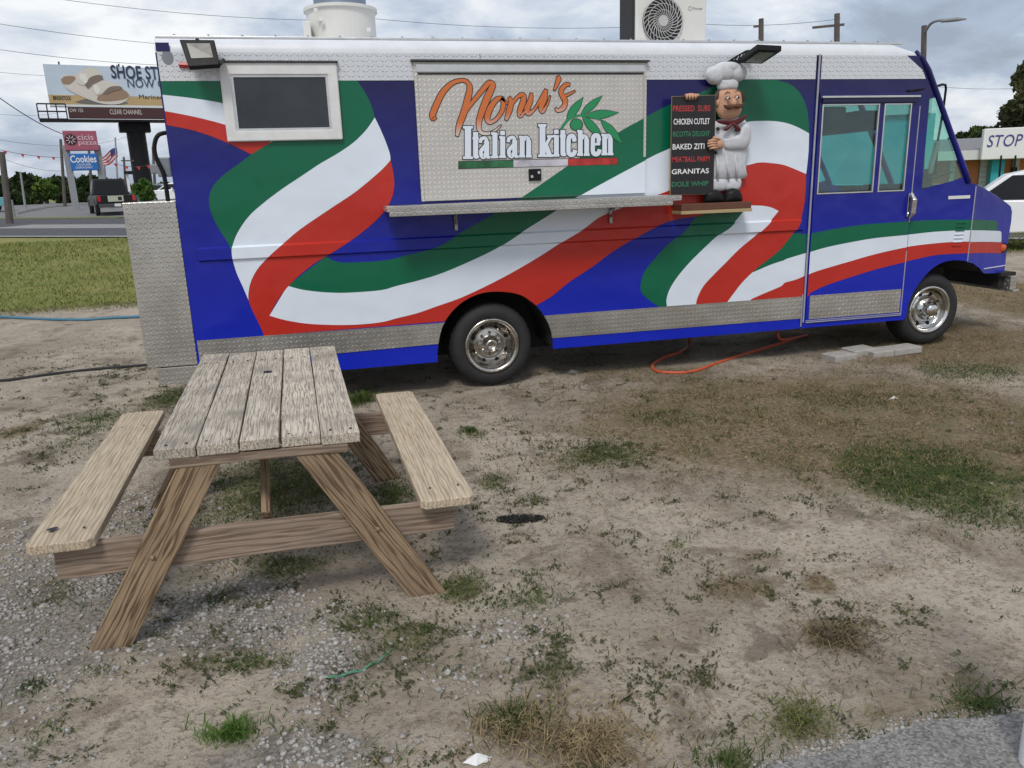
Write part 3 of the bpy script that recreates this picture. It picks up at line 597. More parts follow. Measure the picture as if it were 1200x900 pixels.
# block serif lettering below
def yb(x): return 540-(x-270)*.0266
def yx(x): return 432-(x-270)*.0235
LT = []
def stroke_px(pts, w, curve=False):
    p = H(pts); p = cr(p, 5) if curve else p
    LT.append((p, [w*HM]*len(p)))
def serif(x0, x1, y): stroke_px([(x0, y), (x1, y)], 10)
def stem(x, top, bot, w=21): stroke_px([(x, top), (x, bot)], w)
def glyph(ch, x0, x1):
    b = yb(x0); x = yx(x0); cxm = (x0+x1)/2; cap = b-163; w = 21
    if ch == 'I': stem(cxm, cap, b, 26); serif(x0, x1, cap+5); serif(x0, x1, b-5)
    elif ch == 'l': stem(cxm+1, b-128, b, w); serif(x0, cxm, b-123); serif(x0, x1, b-5)
    elif ch == 'i': stem(cxm+1, x, b, w); serif(x0, cxm, x+5); serif(x0, x1, b-5); stroke_px([(cxm-11, x-17), (cxm+12, x-17)], 17)
    elif ch == 't': stem(cxm, x-25, b-12, w); serif(x0, x1, x+6); stroke_px([(cxm-8, b-14), (cxm+2, b-7), (x1, b-12)], 13, True)
    elif ch == 'n' or ch == 'h':
        stem(x0+16, (x if ch == 'n' else b-128), b, w); stem(x1-15, x+22, b, w); stroke_px([(x0+24, x+20), (cxm+2, x+8), (x1-18, x+14), (x1-14, x+30)], 15, True)
        serif(x0, x0+14, (x if ch == 'n' else b-128)+5); serif(x0, x0+30, b-5); serif(x1-29, x1, b-5)
    elif ch == 'a':
        stem(x1-19, x+20, b-8, w); stroke_px([(x0+8, x+30), (x0+12, x+12), (cxm, x+6), (x1-22, x+12), (x1-19, x+28)], 14, True)
        stroke_px([(x1-24, x+44), (cxm-6, x+56), (x0+12, x+72), (x0+14, b-14), (cxm-4, b-6), (x1-24, b-22)], 16, True); serif(x1-20, x1, b-5)
    elif ch == 'c' or ch == 'e':
        stroke_px([(x1-10, x+34), (x1-14, x+12), (cxm, x+6), (x0+14, x+16), (x0+12, x+50), (x0+13, b-16), (cxm+2, b-6), (x1-12, b-14), (x1-6, b-30)], 19, True)
        if ch == 'e': stroke_px([(x0+14, x+50), (x1-6, x+50)], 10); stem(x1-13, x+14, x+54, 16)
    elif ch == 'K':
        stem(x0+22, cap, b, 25); serif(x0, x0+42, cap+5); serif(x0, x0+42, b-5); stroke_px([(x0+32, x+62), (x1-12, x+8)], 13); stroke_px([(x0+36, x+44), (x1-14, b-4)], 21); serif(x1-28, x1+2, x+5); serif(x1-32, x1+2, b-5)
for ch, a, b_ in (('I', 268, 318), ('t', 316, 347), ('a', 347, 406), ('l', 409, 446), ('i', 450, 483), ('a', 487, 547), ('n', 549, 613), ('K', 645, 718), ('i', 720, 752), ('t', 754, 785), ('c', 786, 838), ('h', 841, 904), ('e', 908, 961), ('n', 963, 1023)): glyph(ch, a, b_)
strokes('block_lettering_outline', LT, -.0300, BLACKP, hatch, extra=.0065, dy=.00001); strokes('block_lettering', LT, -.0310, WHITE, hatch, dy=.00003)
# flag bar
for x0, x1, mt, nm in ((248, 522, mat('flag_green_print', (.02, .13, .05), .5, var=.6, vscale=9), 'flag_bar_green'), (522, 795, mat('flag_white_print', (.52, .50, .56), .5, var=.35, vscale=7), 'flag_bar_white'), (795, 1045, mat('flag_red_print', (.45, .03, .025), .5, var=.5, vscale=9), 'flag_bar_red')):
    f = lambda x: 555-(x-248)*.0251
    plate(nm, [H([(x0, f(x0)), (x1, f(x1)), (x1, f(x1)+33), (x0, f(x0)+34)])], -.0298, .0012, mt, hatch)
plate('flag_bar_outline', [H([(245, 552), (1048, 532), (1048, 569), (245, 592)])], -.0284, .0006, BLACKP, hatch)
# olive sprig
def leaf(a, tip, w, k=14):
    a = np.array(a, float); t = np.array(tip, float); d = t-a; n = np.array([-d[1], d[0]])/np.hypot(*d)
    up = [a+d*s+n*w*math.sin(math.pi*s**.85) for s in np.linspace(0, 1, k)]; dn = [a+d*s-n*w*math.sin(math.pi*s**.85) for s in np.linspace(1, 0, k)]
    return [tuple(p) for p in up+dn[1:-1]]
LEAF = mat('leaf_print', (.012, .24, .085), .4)
for i, (a, t, w) in enumerate((((790, 345), (872, 232), 19), ((862, 318), (968, 224), 17), ((880, 325), (1050, 308), 20), ((868, 325), (975, 445), 20), ((962, 345), (1070, 465), 19))):
    lp = leaf(a, t, w); c = np.mean(lp, 0); big = [tuple(c+(np.array(q)-c)*(1+5/max(30, np.hypot(*(np.array(q)-c))))) for q in lp]
    sheet('sprig_leaf_outline', [H(big)], -.0283-.00005*i, BLACKP, hatch); sheet('sprig_leaf', [H(lp)], -.0292-.0001*i, LEAF, hatch)
sheet('olive_outline', [H(ell(838, 369, 34, 32))], -.0284, BLACKP, hatch); sheet('olive', [H(ell(838, 369, 30, 28))], -.0293, LEAF, hatch)
strokes('sprig_stem', [hst([(755, 402), (790, 350), (830, 328), (880, 322), (960, 345)], [12, 11, 9, 8, 6])], -.0295, LEAF, hatch)
m = MB(); q = H([(597, 592), (660, 650)]); m.box2((q[0][0], -.045, q[1][1]), (q[1][0], -.0265, q[0][1])); lt = m.build('latch', DARK, hatch, bevel=.004)
m = MB(); m.lathe([(.012, .01), (.012, -.006), (.0001, -.006)], 10, ((q[0][0]+q[1][0])/2-.03, -.047, q[1][1]+.035)); m.lathe([(.012, .01), (.012, -.006), (.0001, -.006)], 10, ((q[0][0]+q[1][0])/2+.03, -.047, q[0][1]-.03)); m.each('latch_screw', CHROME, lt)
# ---- shelf below the hatch
sx0, sx1 = S(453, 244, -.34)[0], S(799, 236, -.34)[0]; sz = S(600, 236.2, -.34)[1]
m = MB(); m.box2((sx0, -.34, sz-.045), (sx1, -.03, sz)); m.box2((sx0+.02, -.345, sz-.080), (sx1-.08, -.29, sz-.045)); sh = m.build('serving_shelf', PLATEA, truck, bevel=.004)
for px, py in ((535, 262), (717, 248)):
    x = S(px, py, -.05)[0]; z = sz-.05
    m = MB(); m.box2((x-.012, -.030, z-.17), (x+.012, -.006, z+.004)); m.tube([(x, -.03, z-.12), (x-.012, -.17, z-.004)], .007, 6); m.tube([(x, -.03, z-.06), (x+.01, -.12, z-.004)], .006, 6); m.build('shelf_bracket', STEEL, sh)
# ---- cab door (slides), with two panes
dx0, dx1, dz0, dz1 = XP+.03, XD-.006, .352, 2.425
p1 = SL([(961, 122.5), (1032.5, 122.5), (1028, 224), (957.5, 227)], -.01); p2 = SL([(1044, 122.5), (1072, 122.5), (1062, 223.5), (1033, 224.5)], -.01)
gz0, gz1 = 1.545, 2.325
a0, a1, b0, b1 = 3.075, 3.665, 3.715, 4.005
dh = [[(a0, gz0), (a1, gz0), (a1, gz1), (a0, gz1)], [(b0, gz0), (b1, gz0), (b1, gz1), (b0, gz1)]]
door = plate('cab_door', [[(dx0, dz0), (dx1, dz0), (dx1, dz1), (dx0, dz1)]]+dh, DOORY, .03, BLUE, truck, bevel=.003)
for c, lp in loops5: sheet(CN[c], [lp], DOORY+LAY[c], CM[c], door, xmin=dx0+.002, xmax=dx1-.004)
for (u0, u1) in ((a0, a1), (b0, b1)):
    plate('pane', [[(u0-.01, gz0-.01), (u1+.01, gz0-.01), (u1+.01, gz1+.01), (u0-.01, gz1+.01)]], .002, .004, GLASS, door)
m = MB()
for u in (a0, a1-.012, b0, b1-.012): m.box2((u, DOORY-.008, gz0), (u+.012, DOORY+.01, gz1))
for u0, u1 in ((a0, a1), (b0, b1)):
    m.box2((u0+.012, DOORY-.006, gz1-.01), (u1-.012, DOORY+.01, gz1)); m.box2((u0+.012, DOORY-.006, gz0), (u1-.012, DOORY+.01, gz0+.01))
m.each('window_trim', ALU, door)
m = MB(); m.box2((dx0+.01, DOORY-.03, gz1+.05), (dx1-.03, DOORY-.001, gz1+.068)); m.build('top_track', ALU, door, bevel=.003)
m = MB(); m.box2((dx0+.02, DOORY-.022, gz1+.012), (dx1-.05, DOORY-.001, gz1+.045)); m.build('top_seal', mat('navy_trim', (.008, .01, .05), .5), door)
plate('skirt_plate', [[(dx0+.03, ZSB-.012), (dx1-.025, ZSB-.012), (dx1-.025, ZST+.004), (dx0+.03, ZST+.004)]], DOORY-.004, .003, PLATEA, door)
m = MB()
for (p, q) in (((dx0, dz0), (dx1, dz0+.010)), ((dx1-.010, dz0+.012), (dx1, .98))): m.box2((p[0], DOORY-.003, p[1]), (q[0], DOORY+.002, q[1]))
m.box2((dx0, DOORY-.003, ZSB-.03), (dx1-.012, DOORY+.002, ZSB-.022)); m.box2((dx1-.012, DOORY-.004, 1.25), (dx1-.003, DOORY+.002, 2.3))
m.each('edge_trim', TRIM, door)
m = MB(); hxx = dx1-.02; m.tube([(hxx, DOORY-.01, 1.30), (hxx, DOORY-.05, 1.34), (hxx, DOORY-.055, 1.46), (hxx, DOORY-.01, 1.52)], [.02, .03, .03, .018], 10); m.box((hxx, DOORY-.008, 1.41), (.06, .016, .22)); m.build('door_handle', CHROME, door, bevel=.004, smooth=False)
m = MB(); m.tube([(XP+.005, -.012, .36), (XP+.005, -.012, 2.74)], .009, 8); m.build('door_post_trim', TRIM, truck)
m = MB(); m.box2((XP-.022, -.012, ZB), (XP-.010, -.0065, ZST+.02)); m.build('skirt_joint', TRIM, truck)
# ---- quarter window, pillar, windscreen
plate('quarter_window', [[(q[0]+(.0), q[1]) for q in qwin]], .006, .004, GLASSQ, truck)
m = MB(); pp = [(p[0]-.012, -.004, p[1]) for p in pil[:5]]+[(pil[5][0]-.02, .0, ZC-.02), (pil[5][0]-.07, .03, ZC+.045)]; m.tube(pp, [.028, .028, .027, .026, .025, .022, .014], 10); m.build('windscreen_pillar', BLUE, truck, smooth=True)
m = MB(); m.tube([(p[0]-.012, TW, p[2]) for p in pp], .03, 8); m.build('windscreen_pillar', BLUE, truck)
w0, w1_ = pil[0], pil[4]
m = MB(); m.add([(w0[0]-.02, .03, w0[1]), (w0[0]-.02, TW-.03, w0[1]), (w1_[0]-.02, TW-.03, w1_[1]), (w1_[0]-.02, .03, w1_[1])], [(0, 1, 2, 3)]); m.build('windscreen', GLASSQ, truck)
m = MB(); m.add([(w1_[0]-.015, .02, w1_[1]), (w1_[0]-.015, TW-.02, w1_[1]), (pil[-1][0], TW-.02, ZC-.0), (pil[-1][0], .02, ZC-.0)], [(0, 1, 2, 3)]); m.build('roof_header', BLUE, truck)
m = MB(); m.tube([(w0[0]-.01, TW/2, w0[1]), (w1_[0]-.01, TW/2, w1_[1])], .03, 8); m.build('windscreen_post', BLUE, truck)
m = MB(); m.add([(p[0], 0.0, p[1]) for p in qwin]+[(p[0], .012, p[1]) for p in qwin], []); 
# ---- cab interior
INT = mat('dark_interior', (.03, .03, .032), .8, var=.3)
m = MB(); m.box2((4.22, .06, 1.12), (4.74, TW-.06, 1.50)); m.box2((4.30, .3, 1.5), (4.6, 1.0, 1.60)); m.build('dashboard', INT, truck, bevel=.03)
m = MB(); m.box2((3.25, 1.35, .95), (3.75, 1.85, 1.08)); m.box2((3.2, 1.35, 1.05), (3.3, 1.85, 1.75)); m.each('driver_seat', INT, truck, bevel=.04)
m = MB(); c = Vector((4.08, 1.55, 1.52)); rot = Matrix.Rotation(math.radians(-40), 3, 'Y')
m.tube([c+rot @ Vector((0, .22*math.cos(a), .22*math.sin(a))) for a in np.linspace(0, 2*math.pi, 29)], .014, 6, False); m.tube([c, c+Vector((.25, 0, -.25))], .02, 6); m.tube([c+rot @ Vector((0, -.22, 0)), c+rot @ Vector((0, .22, 0))], .012, 6); m.build('steering_wheel', INT, truck)
m = MB(); m.box2((3.06, .15, 2.18), (3.45, 1.2, 2.32)); m.box2((3.72, .35, 2.12), (4.02, 1.5, 2.3)); m.each('overhead_bin', mat('grey_bin', (.06, .06, .065), .7), truck, bevel=.02)
m = MB(); m.tube([(3.52, 1.9, 2.33), (3.80, 1.9, 1.55)], .035, 6); m.box2((3.03, 1.5, 1.45), (3.5, 1.7, 1.75)); m.build('grab_rail', INT, truck)
# ---- bonnet / nose: narrows towards the front
KN = .42
def NP(px, py):
    d = ray(px, py); t = (KN*(CO[0]-XS)-CO[1])/(d[1]-KN*d[0]); q = CO+d*t; return (q[0], q[2])
nose_top = [(XS, S(1143, 216)[1])]+[NP(*p) for p in ((1152, 220), (1162.7, 226.7), (1172, 232.5), (1180, 238), (1184.5, 242), (1186, 248))]
nose_front = [NP(*p) for p in ((1185, 260), (1181, 284), (1179, 300), (1178, 312), (1176.5, 320))]
nose_arch = [NP(*p) for p in ((1153, 320.5), (1147.5, 314), (1141, 309))]+[(XS, farch[-1][1])]
npoly = nose_top+nose_front+nose_arch
ny = lambda x: KN*(x-XS)
b = fill_bm([npoly]); face_front(b)
for v in b.verts: v.co.y = ny(v.co.x)
me = bpy.data.meshes.new('bonnet_side'); b.to_mesh(me); b.free(); link('bonnet_side', me, BLUE, truck)
m = MB(); path = nose_top+nose_front; n = len(path); ys = (0, .06, .5, 1)
rings = []
for i, p in enumerate(path):
    y0 = ny(p[0]); y1 = TW-y0; up = .02 if 0 < i < len(nose_top) else 0
    rings.append([(p[0], y0, p[1]), (p[0]+.02, y0+.06, p[1]+up), (p[0]+.05, TW/2, p[1]+up*2), (p[0]+.02, y1-.06, p[1]+up), (p[0], y1, p[1])])
m.add([v for r_ in rings for v in r_], [(i*5+k, i*5+k+1, (i+1)*5+k+1, (i+1)*5+k) for i in range(n-1) for k in range(4)]); bon = m.build('bonnet', BLUE, truck, smooth=True)
m = MB(); m.add([(p[0], TW-ny(p[0]), p[1]) for p in npoly], [tuple(range(len(npoly)))]); m.build('bonnet_far_side', BLUE, truck)
for c, i0, i1, endx in (('g', 247, 299, 1065), ('w', 299, 357, 1086), ('r', 357, 413, 1098)):
    pts = [(933, i0), (1000, i0+1), (endx-6, i0+4), (endx, i0+12), (endx, i1-6 if c != 'r' else i1-4), (endx-3, i1+2), (1000, i1), (933, i1)]
    lp = [NP(*q) for q in cE(pts)]; lp[0] = (XS+.004, lp[0][1]); lp[-1] = (XS+.004, lp[-1][1])
    sheet(CN[c], [lp], LAY[c], CM[c], truck, fn=lambda x, z: ny(x))
m = MB(); m.tube([(XS, -.003, farch[-1][1]+.01), (XS, -.004, nose_top[0][1]-.02)], .006, 6); m.build('bonnet_seam', TRIM, truck)
for i in range(7):
    q = S(920+.2333*(885-i*4), 200+.2333*(262+i*19)); m = MB(); m.box((q[0], -.006, q[1]), (.105, .012, .012)); m.build('louvre', GREEN if i < 3 else WHITE if i < 6 else RED, truck, bevel=.004)
q = NP(*cE([(1092, 388)])[0]); m = MB(); m.lathe([(.0001, -.022), (.03, -.02), (.042, -.008), (.048, .004)], 18, (q[0], ny(q[0]), q[1])); m.build('marker_light', ORANGEL, truck, smooth=True)
m = MB(); m.lathe([(.040, -.010), (.052, -.012), (.054, .004)], 18, (q[0], ny(q[0]), q[1])); m.build('marker_ring', DARK, truck)
a, c = S(1111, 232), S(1136.5, 229.5); plate('name_badge', [[(a[0], a[1]-.012), (c[0], a[1]-.012), (c[0], a[1]+.018), (a[0], a[1]+.018)]], -.006, .005, FRAMEW, truck)
# belt line on bonnet side, bumper
m = MB(); a = NP(1153, 315); c = NP(1178, 311); m.tube([(a[0], ny(a[0])-.003, a[1]), (c[0], ny(c[0])-.003, c[1])], .005, 6); m.build('belt_trim', FRAMEW, truck)
xe = npoly[len(nose_top)+2][0]
m = MB(); m.box2((xe-.12, .26, .62), (xe+.07, TW-.26, .66)); m.box2((xe-.1, .3, .50), (xe-.02, TW-.3, .62)); m.each('front_valance', UNDER, truck)
m = MB(); m.box2((xe-.03, .22, .48), (xe+.05, TW-.2, .62)); m.box2((xe-.03, .18, .46), (xe+.06, TW-.2, .48)); m.build('front_bumper', PLATEA, truck, bevel=.004)
m = MB(); m.box2((4.9, .5, .3), (5.0, .6, .6)); m.build('tow_bracket', UNDER, truck)
m = MB(); m.box2((xe-.02, .4, .7), (xe+.06, TW-.4, 1.1)); m.build('grille', DARK, truck, bevel=.01)
# ---- mirror arm and mirror at the front of the cab
pt = lambda px, py, Y: (S(px, py, Y)[0], Y, S(px, py, Y)[1])
ma = [pt(1064, 107, -.012), pt(1092, 103, .02), pt(1104, 99, .03), pt(1108, 99.5, .04), pt(1108.5, 104, .05), pt(1105.5, 128, .08), pt(1099, 165, .10), pt(1096, 205, .10)]
m = MB(); m.tube(ma, .011, 8); arm = m.build('mirror_arm', DARK, truck)
q = pt(1093.5, 185, .10); m = MB(); m.box((0, 0, 0), (.035, .16, .30), None); mi = m.build('mirror', mat('grey_mirror', (.30, .31, .30), .4, var=.2), truck, bevel=.012); mi.location = (q[0], q[1], q[2]); mi.rotation_euler = (0, math.radians(8), math.radians(-35))
m = MB(); m.tube([pt(1080, 213, .12), pt(1098, 208, .12), pt(1116, 201, .2)], .008, 6); m.box(pt(1087, 208, .15), (.07, .05, .16)); m.each('wiper_bracket', DARK, truck)
# ---- aluminium box on the tail
bx0, bx1 = S(143, 240)[0], XR-.014
m = MB(); m.box2((bx0, .0, .415), (bx1, 1.9, 1.685)); m.build('tail_box', PLATEA, truck, bevel=.004)
m = MB(); m.box2((bx0+.062, .01, .27), (bx1, 1.7, .407)); m.build('tail_step', PLATEA, truck, bevel=.004)
m = MB(); m.tube(cr([pt(197, 236, .05), pt(192, 205, .05), pt(183, 185, .05), pt(181, 170, .05), pt(186, 158, .05), pt(200, 155, .08)], 5), .016, 8); m.build('power_conduit', DARK, truck)
m = MB(); q = pt(193, 196, .1); m.box(q, (.10, .08, .14)); m.box((q[0]-.07, q[1], q[2]-.01), (.06, .06, .07)); m.build('power_inlet', GREYB, truck, bevel=.008)
q = SL([(188.5, 50), (188.5, 60), (199, 59), (199, 49)]); m = MB(); m.box2((XR-.002, -.008, q[1][1]), (q[2][0], -.0045, q[0][1])); m.build('blue_patch', BLUE, truck)
q = SL([(192, 62), (201, 73)]); plate('worn_patch', [ell((q[0][0]+q[1][0])/2, (q[0][1]+q[1][1])/2, .04, .05)], -.0052, .001, GREYB, truck)
m = MB(); m.tube([pt(210, 76, -.01), pt(228, 77, -.01)], .02, 8); m.build('red_clearance_light', mat('red_lens', (.40, .01, .015), .3, coat=.4), truck)
# ---- flood lights
def flood(corners, lens, Y0, Y1, name):
    c = [Vector(pt(x, y, yy)) for x, y, yy in corners]; n = (c[1]-c[0]).cross(c[3]-c[0]).normalized()
    if n.y > 0: n = -n
    m = MB(); m.add(c+[q-n*.045 for q in c], [(0, 1, 2, 3), (4, 5, 6, 7), (0, 1, 5, 4), (1, 2, 6, 5), (2, 3, 7, 6), (3, 0, 4, 7)]); o = m.build(name, DARK, truck, bevel=.006)
    l = [c[0].lerp(c[1], u).lerp(c[3].lerp(c[2], u), v)+n*.004 for u, v in lens]
    m = MB(); m.add(l, [(0, 1, 2, 3)]); m.build('lens', mat('dusty_lens', (.17, .165, .14), .3, coat=.3, var=.25, vscale=20), o)
    return o, c
f1, c1 = flood([(210, 46, -.10), (251, 46.5, -.10), (257.5, 75.5, -.20), (221, 78, -.20)], [(.17, .16), (.85, .16), (.85, .72), (.17, .72)], 0, 0, 'flood_light')
m = MB(); m.tube([tuple((c1[0]+c1[1])/2+Vector((0, .02, 0))), pt(235, 52, -.004)], .016, 6); m.tube([tuple(c1[2]), pt(262, 70, -.004)], .012, 6); m.each('light_bracket', DARK, f1)
f2, c2 = flood([(866, 74, -.10), (893, 75, -.12), (916, 60, -.42), (887, 58.5, -.42)], [(.16, .12), (.84, .12), (.84, .9), (.16, .9)], 0, 0, 'flood_light')
m = MB(); m.tube([pt(868, 72, -.1), pt(858, 73, -.004)], .018, 6)
for k in range(5):
    m.tube(cr([pt(850+k*5, 75-k*1.5, -.01), pt(860+k*3, 68-k*1.8, -.05), pt(872+k*2, 62-k*.6, -.06), pt(882, 66, -.08)], 4), .006, 5)
m.each('light_cable', DARK, f2)
# ---- roof fan housing and condenser unit
fc = S(400, 25, .95); rz = ZR+.02
m = MB(); R0 = (S(442, 20, .95)[0]-S(359, 20, .95)[0])/2
m.lathe([(R0*.97, 0), (R0*.97, .30), (R0*.99, .33), (R0*1.04, .335), (R0*1.04, .36), (R0*.9, .36), (R0*.72, .30)], 40, (fc[0], .95, rz), 'Z'); fan = m.build('exhaust_fan', CREAM, truck, smooth=False)
m = MB(); m.lathe([(R0*.74, .30), (R0*.74, .62), (R0*.6, .70), (.001, .72)], 28, (fc[0], .95, rz), 'Z'); m.build('motor_dome', mat('blue_grey_metal', (.22, .27, .34), .4, .5), fan, smooth=True)
m = MB(); m.box((fc[0]-R0*.98, .75, rz+.13), (.06, .14, .18)); m.build('fan_switch', CREAM, fan, bevel=.006)
m = MB()
for px, py in ((370, 12), (376, 22), (432, 35)): m.box(pt(px, py, .95-R0*.95), (.03, .02, .03))
m.each('fan_label', FRAMEW, fan)
ya = .45; ax0, ax1 = S(745, 20, ya)[0], S(828, 20, ya)[0]; az0 = ZR+.03
m = MB(); m.box2((ax0, ya, az0), (ax1, ya+.32, az0+.56)); ac = m.build('condenser_unit', CREAM, truck, bevel=.015)
m = MB(); m.box2((ax0-.028, ya+.02, az0+.02), (ax0-.001, ya+.31, az0+.53)); m.build('coil_side', mat('black_coil', (.02, .02, .02), .7), ac)
q = S(776, 25, ya); qr = .187; gc = (q[0], ya, q[1])
m = MB(); m.lathe([(.0001, -.004), (qr, -.004), (qr, .004)], 40, gc); m.build('fan_opening', mat('black_coil', (.02, .02, .02), .7), ac)
m = MB(); m.lathe([(.0001, -.03), (.045, -.03), (.05, -.004)], 20, gc)
for k in range(26):
    pts = []
    for s in np.linspace(0, 1, 7):
        a = 2*math.pi*k/26+s*.9; r_ = .04+(qr-.04)*s; pts.append((gc[0]+r_*math.cos(a), gc[1]-.02-.012*math.sin(s*3.1), gc[2]+r_*math.sin(a)))
    m.tube(pts, .0035, 4)
for r_ in (.09, .14, qr): m.tube([(gc[0]+r_*math.cos(a), gc[1]-.024, gc[2]+r_*math.sin(a)) for a in np.linspace(0, 2*math.pi, 33)], .004, 4, False)
m.build('fan_grille', mat('grey_grille', (.45, .45, .43), .5), ac)
a = S(812, 11.5, ya); c = S(823.5, 8.5, ya); text('condenser_badge', 'Pioneer', a[0], c[0], a[1], c[1], ya-.002, GREYB, ac)
m = MB(); m.lathe([(.014, -.002), (.018, -.002), (.018, .001)], 14, (S(808.5, 10, ya)[0], ya, S(808.5, 10, ya)[1])); m.build('condenser_mark', GREYB, ac)
m = MB(); m.box2((ax0+.05, ya, ZR+.005), (ax0+.12, ya+.3, az0)); m.box2((ax1-.12, ya, ZR+.005), (ax1-.05, ya+.3, az0)); m.each('condenser_foot', UNDER, ac)

# ------------------------------------------------------------------ chef menu board, hung on the truck side
YC = -.045
K = lambda l: SL(cK(l), YC)
bq = K([(90, 880), (465, 862)])
chef = empty('chef_menu_board', 'chef figure in white hat holding a black menu board, hung on the truck side', 'menu sign', (bq[0][0], YC, bq[0][1]))
def kid(o):
    o.parent = chef; o.matrix_parent_inverse = Matrix.Translation((-bq[0][0], -YC, -bq[0][1])); return o
SKIN = mat('painted_skin', (.56, .32, .21), .6, spec=.2, var=.12, vscale=25); JACK = mat('chef_white', (.56, .57, .60), .65, spec=.2, var=.16, vscale=18); BROWN = mat('painted_brown', (.12, .045, .025), .5, var=.2, vscale=20)
MAR = mat('painted_maroon', (.10, .012, .015), .5); HAIR = mat('painted_dark_hair', (.05, .03, .02), .6)
KR = lambda l: cr(K(l+[l[0]]), 4)[:-1]
m = MB(); z0 = K([(90, 880)])[0][1]; m.box2((bq[0][0], YC-.15, z0), (bq[1][0], YC+.035, z0+.028)); kid(m.build('base_edge', mat('raw_edge', (.40, .30, .16), .7), None))
m = MB(); m.box2((bq[0][0]+.004, YC-.146, z0+.028), (bq[1][0]-.004, YC+.034, z0+.085)); kid(m.build('base', BROWN, None, bevel=.006))
bd = K([(68, 250), (300, 242), (288, 772), (60, 772)]); kid(plate('board', [bd], YC-.055, .02, BLACKP, None, bevel=.002))
kid(plate('board_frame', [[(p[0]+(-.004 if p[0] < bd[1][0]-.1 else .004), p[1]+(.004 if i < 2 else -.004)) for i, p in enumerate(bd)]], YC-.050, .012, mat('board_edge', (.25, .18, .10), .6), None))
TXR = mat('sign_red', (.50, .04, .04), .5); TXG = mat('sign_green', (.03, .20, .10), .5); TXW = mat('sign_white', (.80, .80, .80), .5)
for s, x0, x1, y0, y1, mt in (('PRESSED  SUBS', 86, 290, 292, 326, TXR), ('CHICKEN CUTLET', 90, 286, 362, 397, TXW), ('RICOTTA DELIGHT', 86, 286, 430, 463, TXG), ('BAKED ZITI', 85, 258, 498, 532, TXW), ('MEATBALL PARM', 84, 284, 566, 600, TXR), ('GRANITAS', 80, 282, 632, 666, TXW), ('DOLE WHIP', 80, 279, 700, 734, TXG)):
    a = S(*cK([(x0, y1)])[0], YC-.06); c = S(*cK([(x1, y0)])[0], YC-.06); kid(text('menu_line', s, a[0], c[0], a[1], c[1], YC-.0565, mt, None, bold=.012))
kid(dome('trouser_leg', KR([(290, 690), (370, 690), (368, 750), (292, 752)]), YC, 0.0372, JACK, None)); kid(dome('trouser_leg', KR([(366, 690), (448, 688), (440, 748), (368, 750)]), YC, 0.0372, JACK, None))
kid(dome('shoe', KR([(245, 800), (252, 765), (285, 748), (325, 755), (350, 785), (350, 815), (300, 820), (250, 818)]), YC-.02, 0.0620, DARK, None)); kid(dome('shoe', KR([(350, 800), (362, 760), (395, 740), (430, 750), (448, 780), (447, 812), (400, 818), (354, 816)]), YC-.02, 0.0620, DARK, None))
kid(dome('jacket', KR([(300, 392), (330, 372), (400, 360), (462, 362), (482, 390), (488, 470), (486, 560), (478, 640), (482, 680), (440, 694), (380, 702), (300, 696), (290, 620), (292, 500)]), YC, 0.0527, JACK, None))
kid(dome('sleeve', KR([(345, 478), (400, 462), (450, 400), (482, 400), (490, 450), (480, 505), (440, 535), (350, 530)]), YC-.05, 0.0403, JACK, None))
for k, (x, l) in enumerate(((330, 0), (380, 10), (430, 4))):
    m = MB(); a = S(*cK([(x, 560)])[0], YC-.08); c = S(*cK([(x+l, 690)])[0], YC-.05); m.tube([(a[0], YC-.054, a[1]), ((a[0]+c[0])/2, YC-.052, (a[1]+c[1])/2), (c[0], YC-.045, c[1])], [.004, .010, .012], 6); kid(m.build('jacket_fold', JACK, None, smooth=True))
def hand(cx, cz, sx, fingers, y, palm):
    m = MB()
    c = S(*cK([(cx, cz)])[0], y); pr_ = [S(*cK([p])[0], y) for p in palm]
    for i, f in enumerate(fingers):
        pts = [S(*cK([p])[0], y) for p in f]
        m.tube([(p[0], y-.02+(.0 if j == 0 else -.012 if j < len(pts)-1 else .004), p[1]) for j, p in enumerate(pts)], [.0115, .0115, .0095][:len(pts)] if len(pts) == 3 else .01, 8)
    ps = pr_; n = len(ps); cx_ = sum(p[0] for p in ps)/n; cz_ = sum(p[1] for p in ps)/n
    m.add([(p[0], y, p[1]) for p in ps]+[(cx_+(p[0]-cx_)*.7, y-.03, cz_+(p[1]-cz_)*.7) for p in ps], [tuple(range(n)), tuple(range(n, 2*n))]+[(i, (i+1) % n, n+(i+1) % n, n+i) for i in range(n)])
    return kid(m.build('hand', SKIN, None, smooth=True))
hand(320, 500, 1, [[(320, 484), (290, 482), (270, 488)], [(318, 498), (286, 496), (266, 502)], [(318, 511), (288, 510), (268, 516)], [(320, 523), (294, 524), (278, 528)], [(330, 480), (312, 470), (296, 468)]], YC-.062, [(310, 475), (350, 472), (354, 528), (312, 530)])
hand(180, 240, 1, [[(158, 236), (152, 248), (156, 262)], [(172, 233), (168, 248), (171, 264)], [(186, 233), (184, 248), (186, 263)], [(199, 235), (200, 248), (200, 260)], [(206, 238), (214, 242), (218, 240)]], YC-.055, [(148, 232), (180, 226), (212, 234), (208, 248), (150, 250)])
kid(dome('head', KR([(318, 255), (322, 225), (350, 205), (400, 202), (440, 218), (452, 260), (450, 320), (430, 358), (385, 374), (340, 362), (316, 325)]), YC-.01, 0.0589, SKIN, None))
kid(dome('hair', KR([(300, 250), (312, 222), (328, 208), (334, 232), (326, 262), (318, 275), (305, 270)]), YC-.005, 0.0310, HAIR, None)); kid(dome('hair', KR([(440, 210), (462, 225), (472, 250), (464, 272), (452, 280), (446, 250)]), YC-.005, 0.0310, HAIR, None))
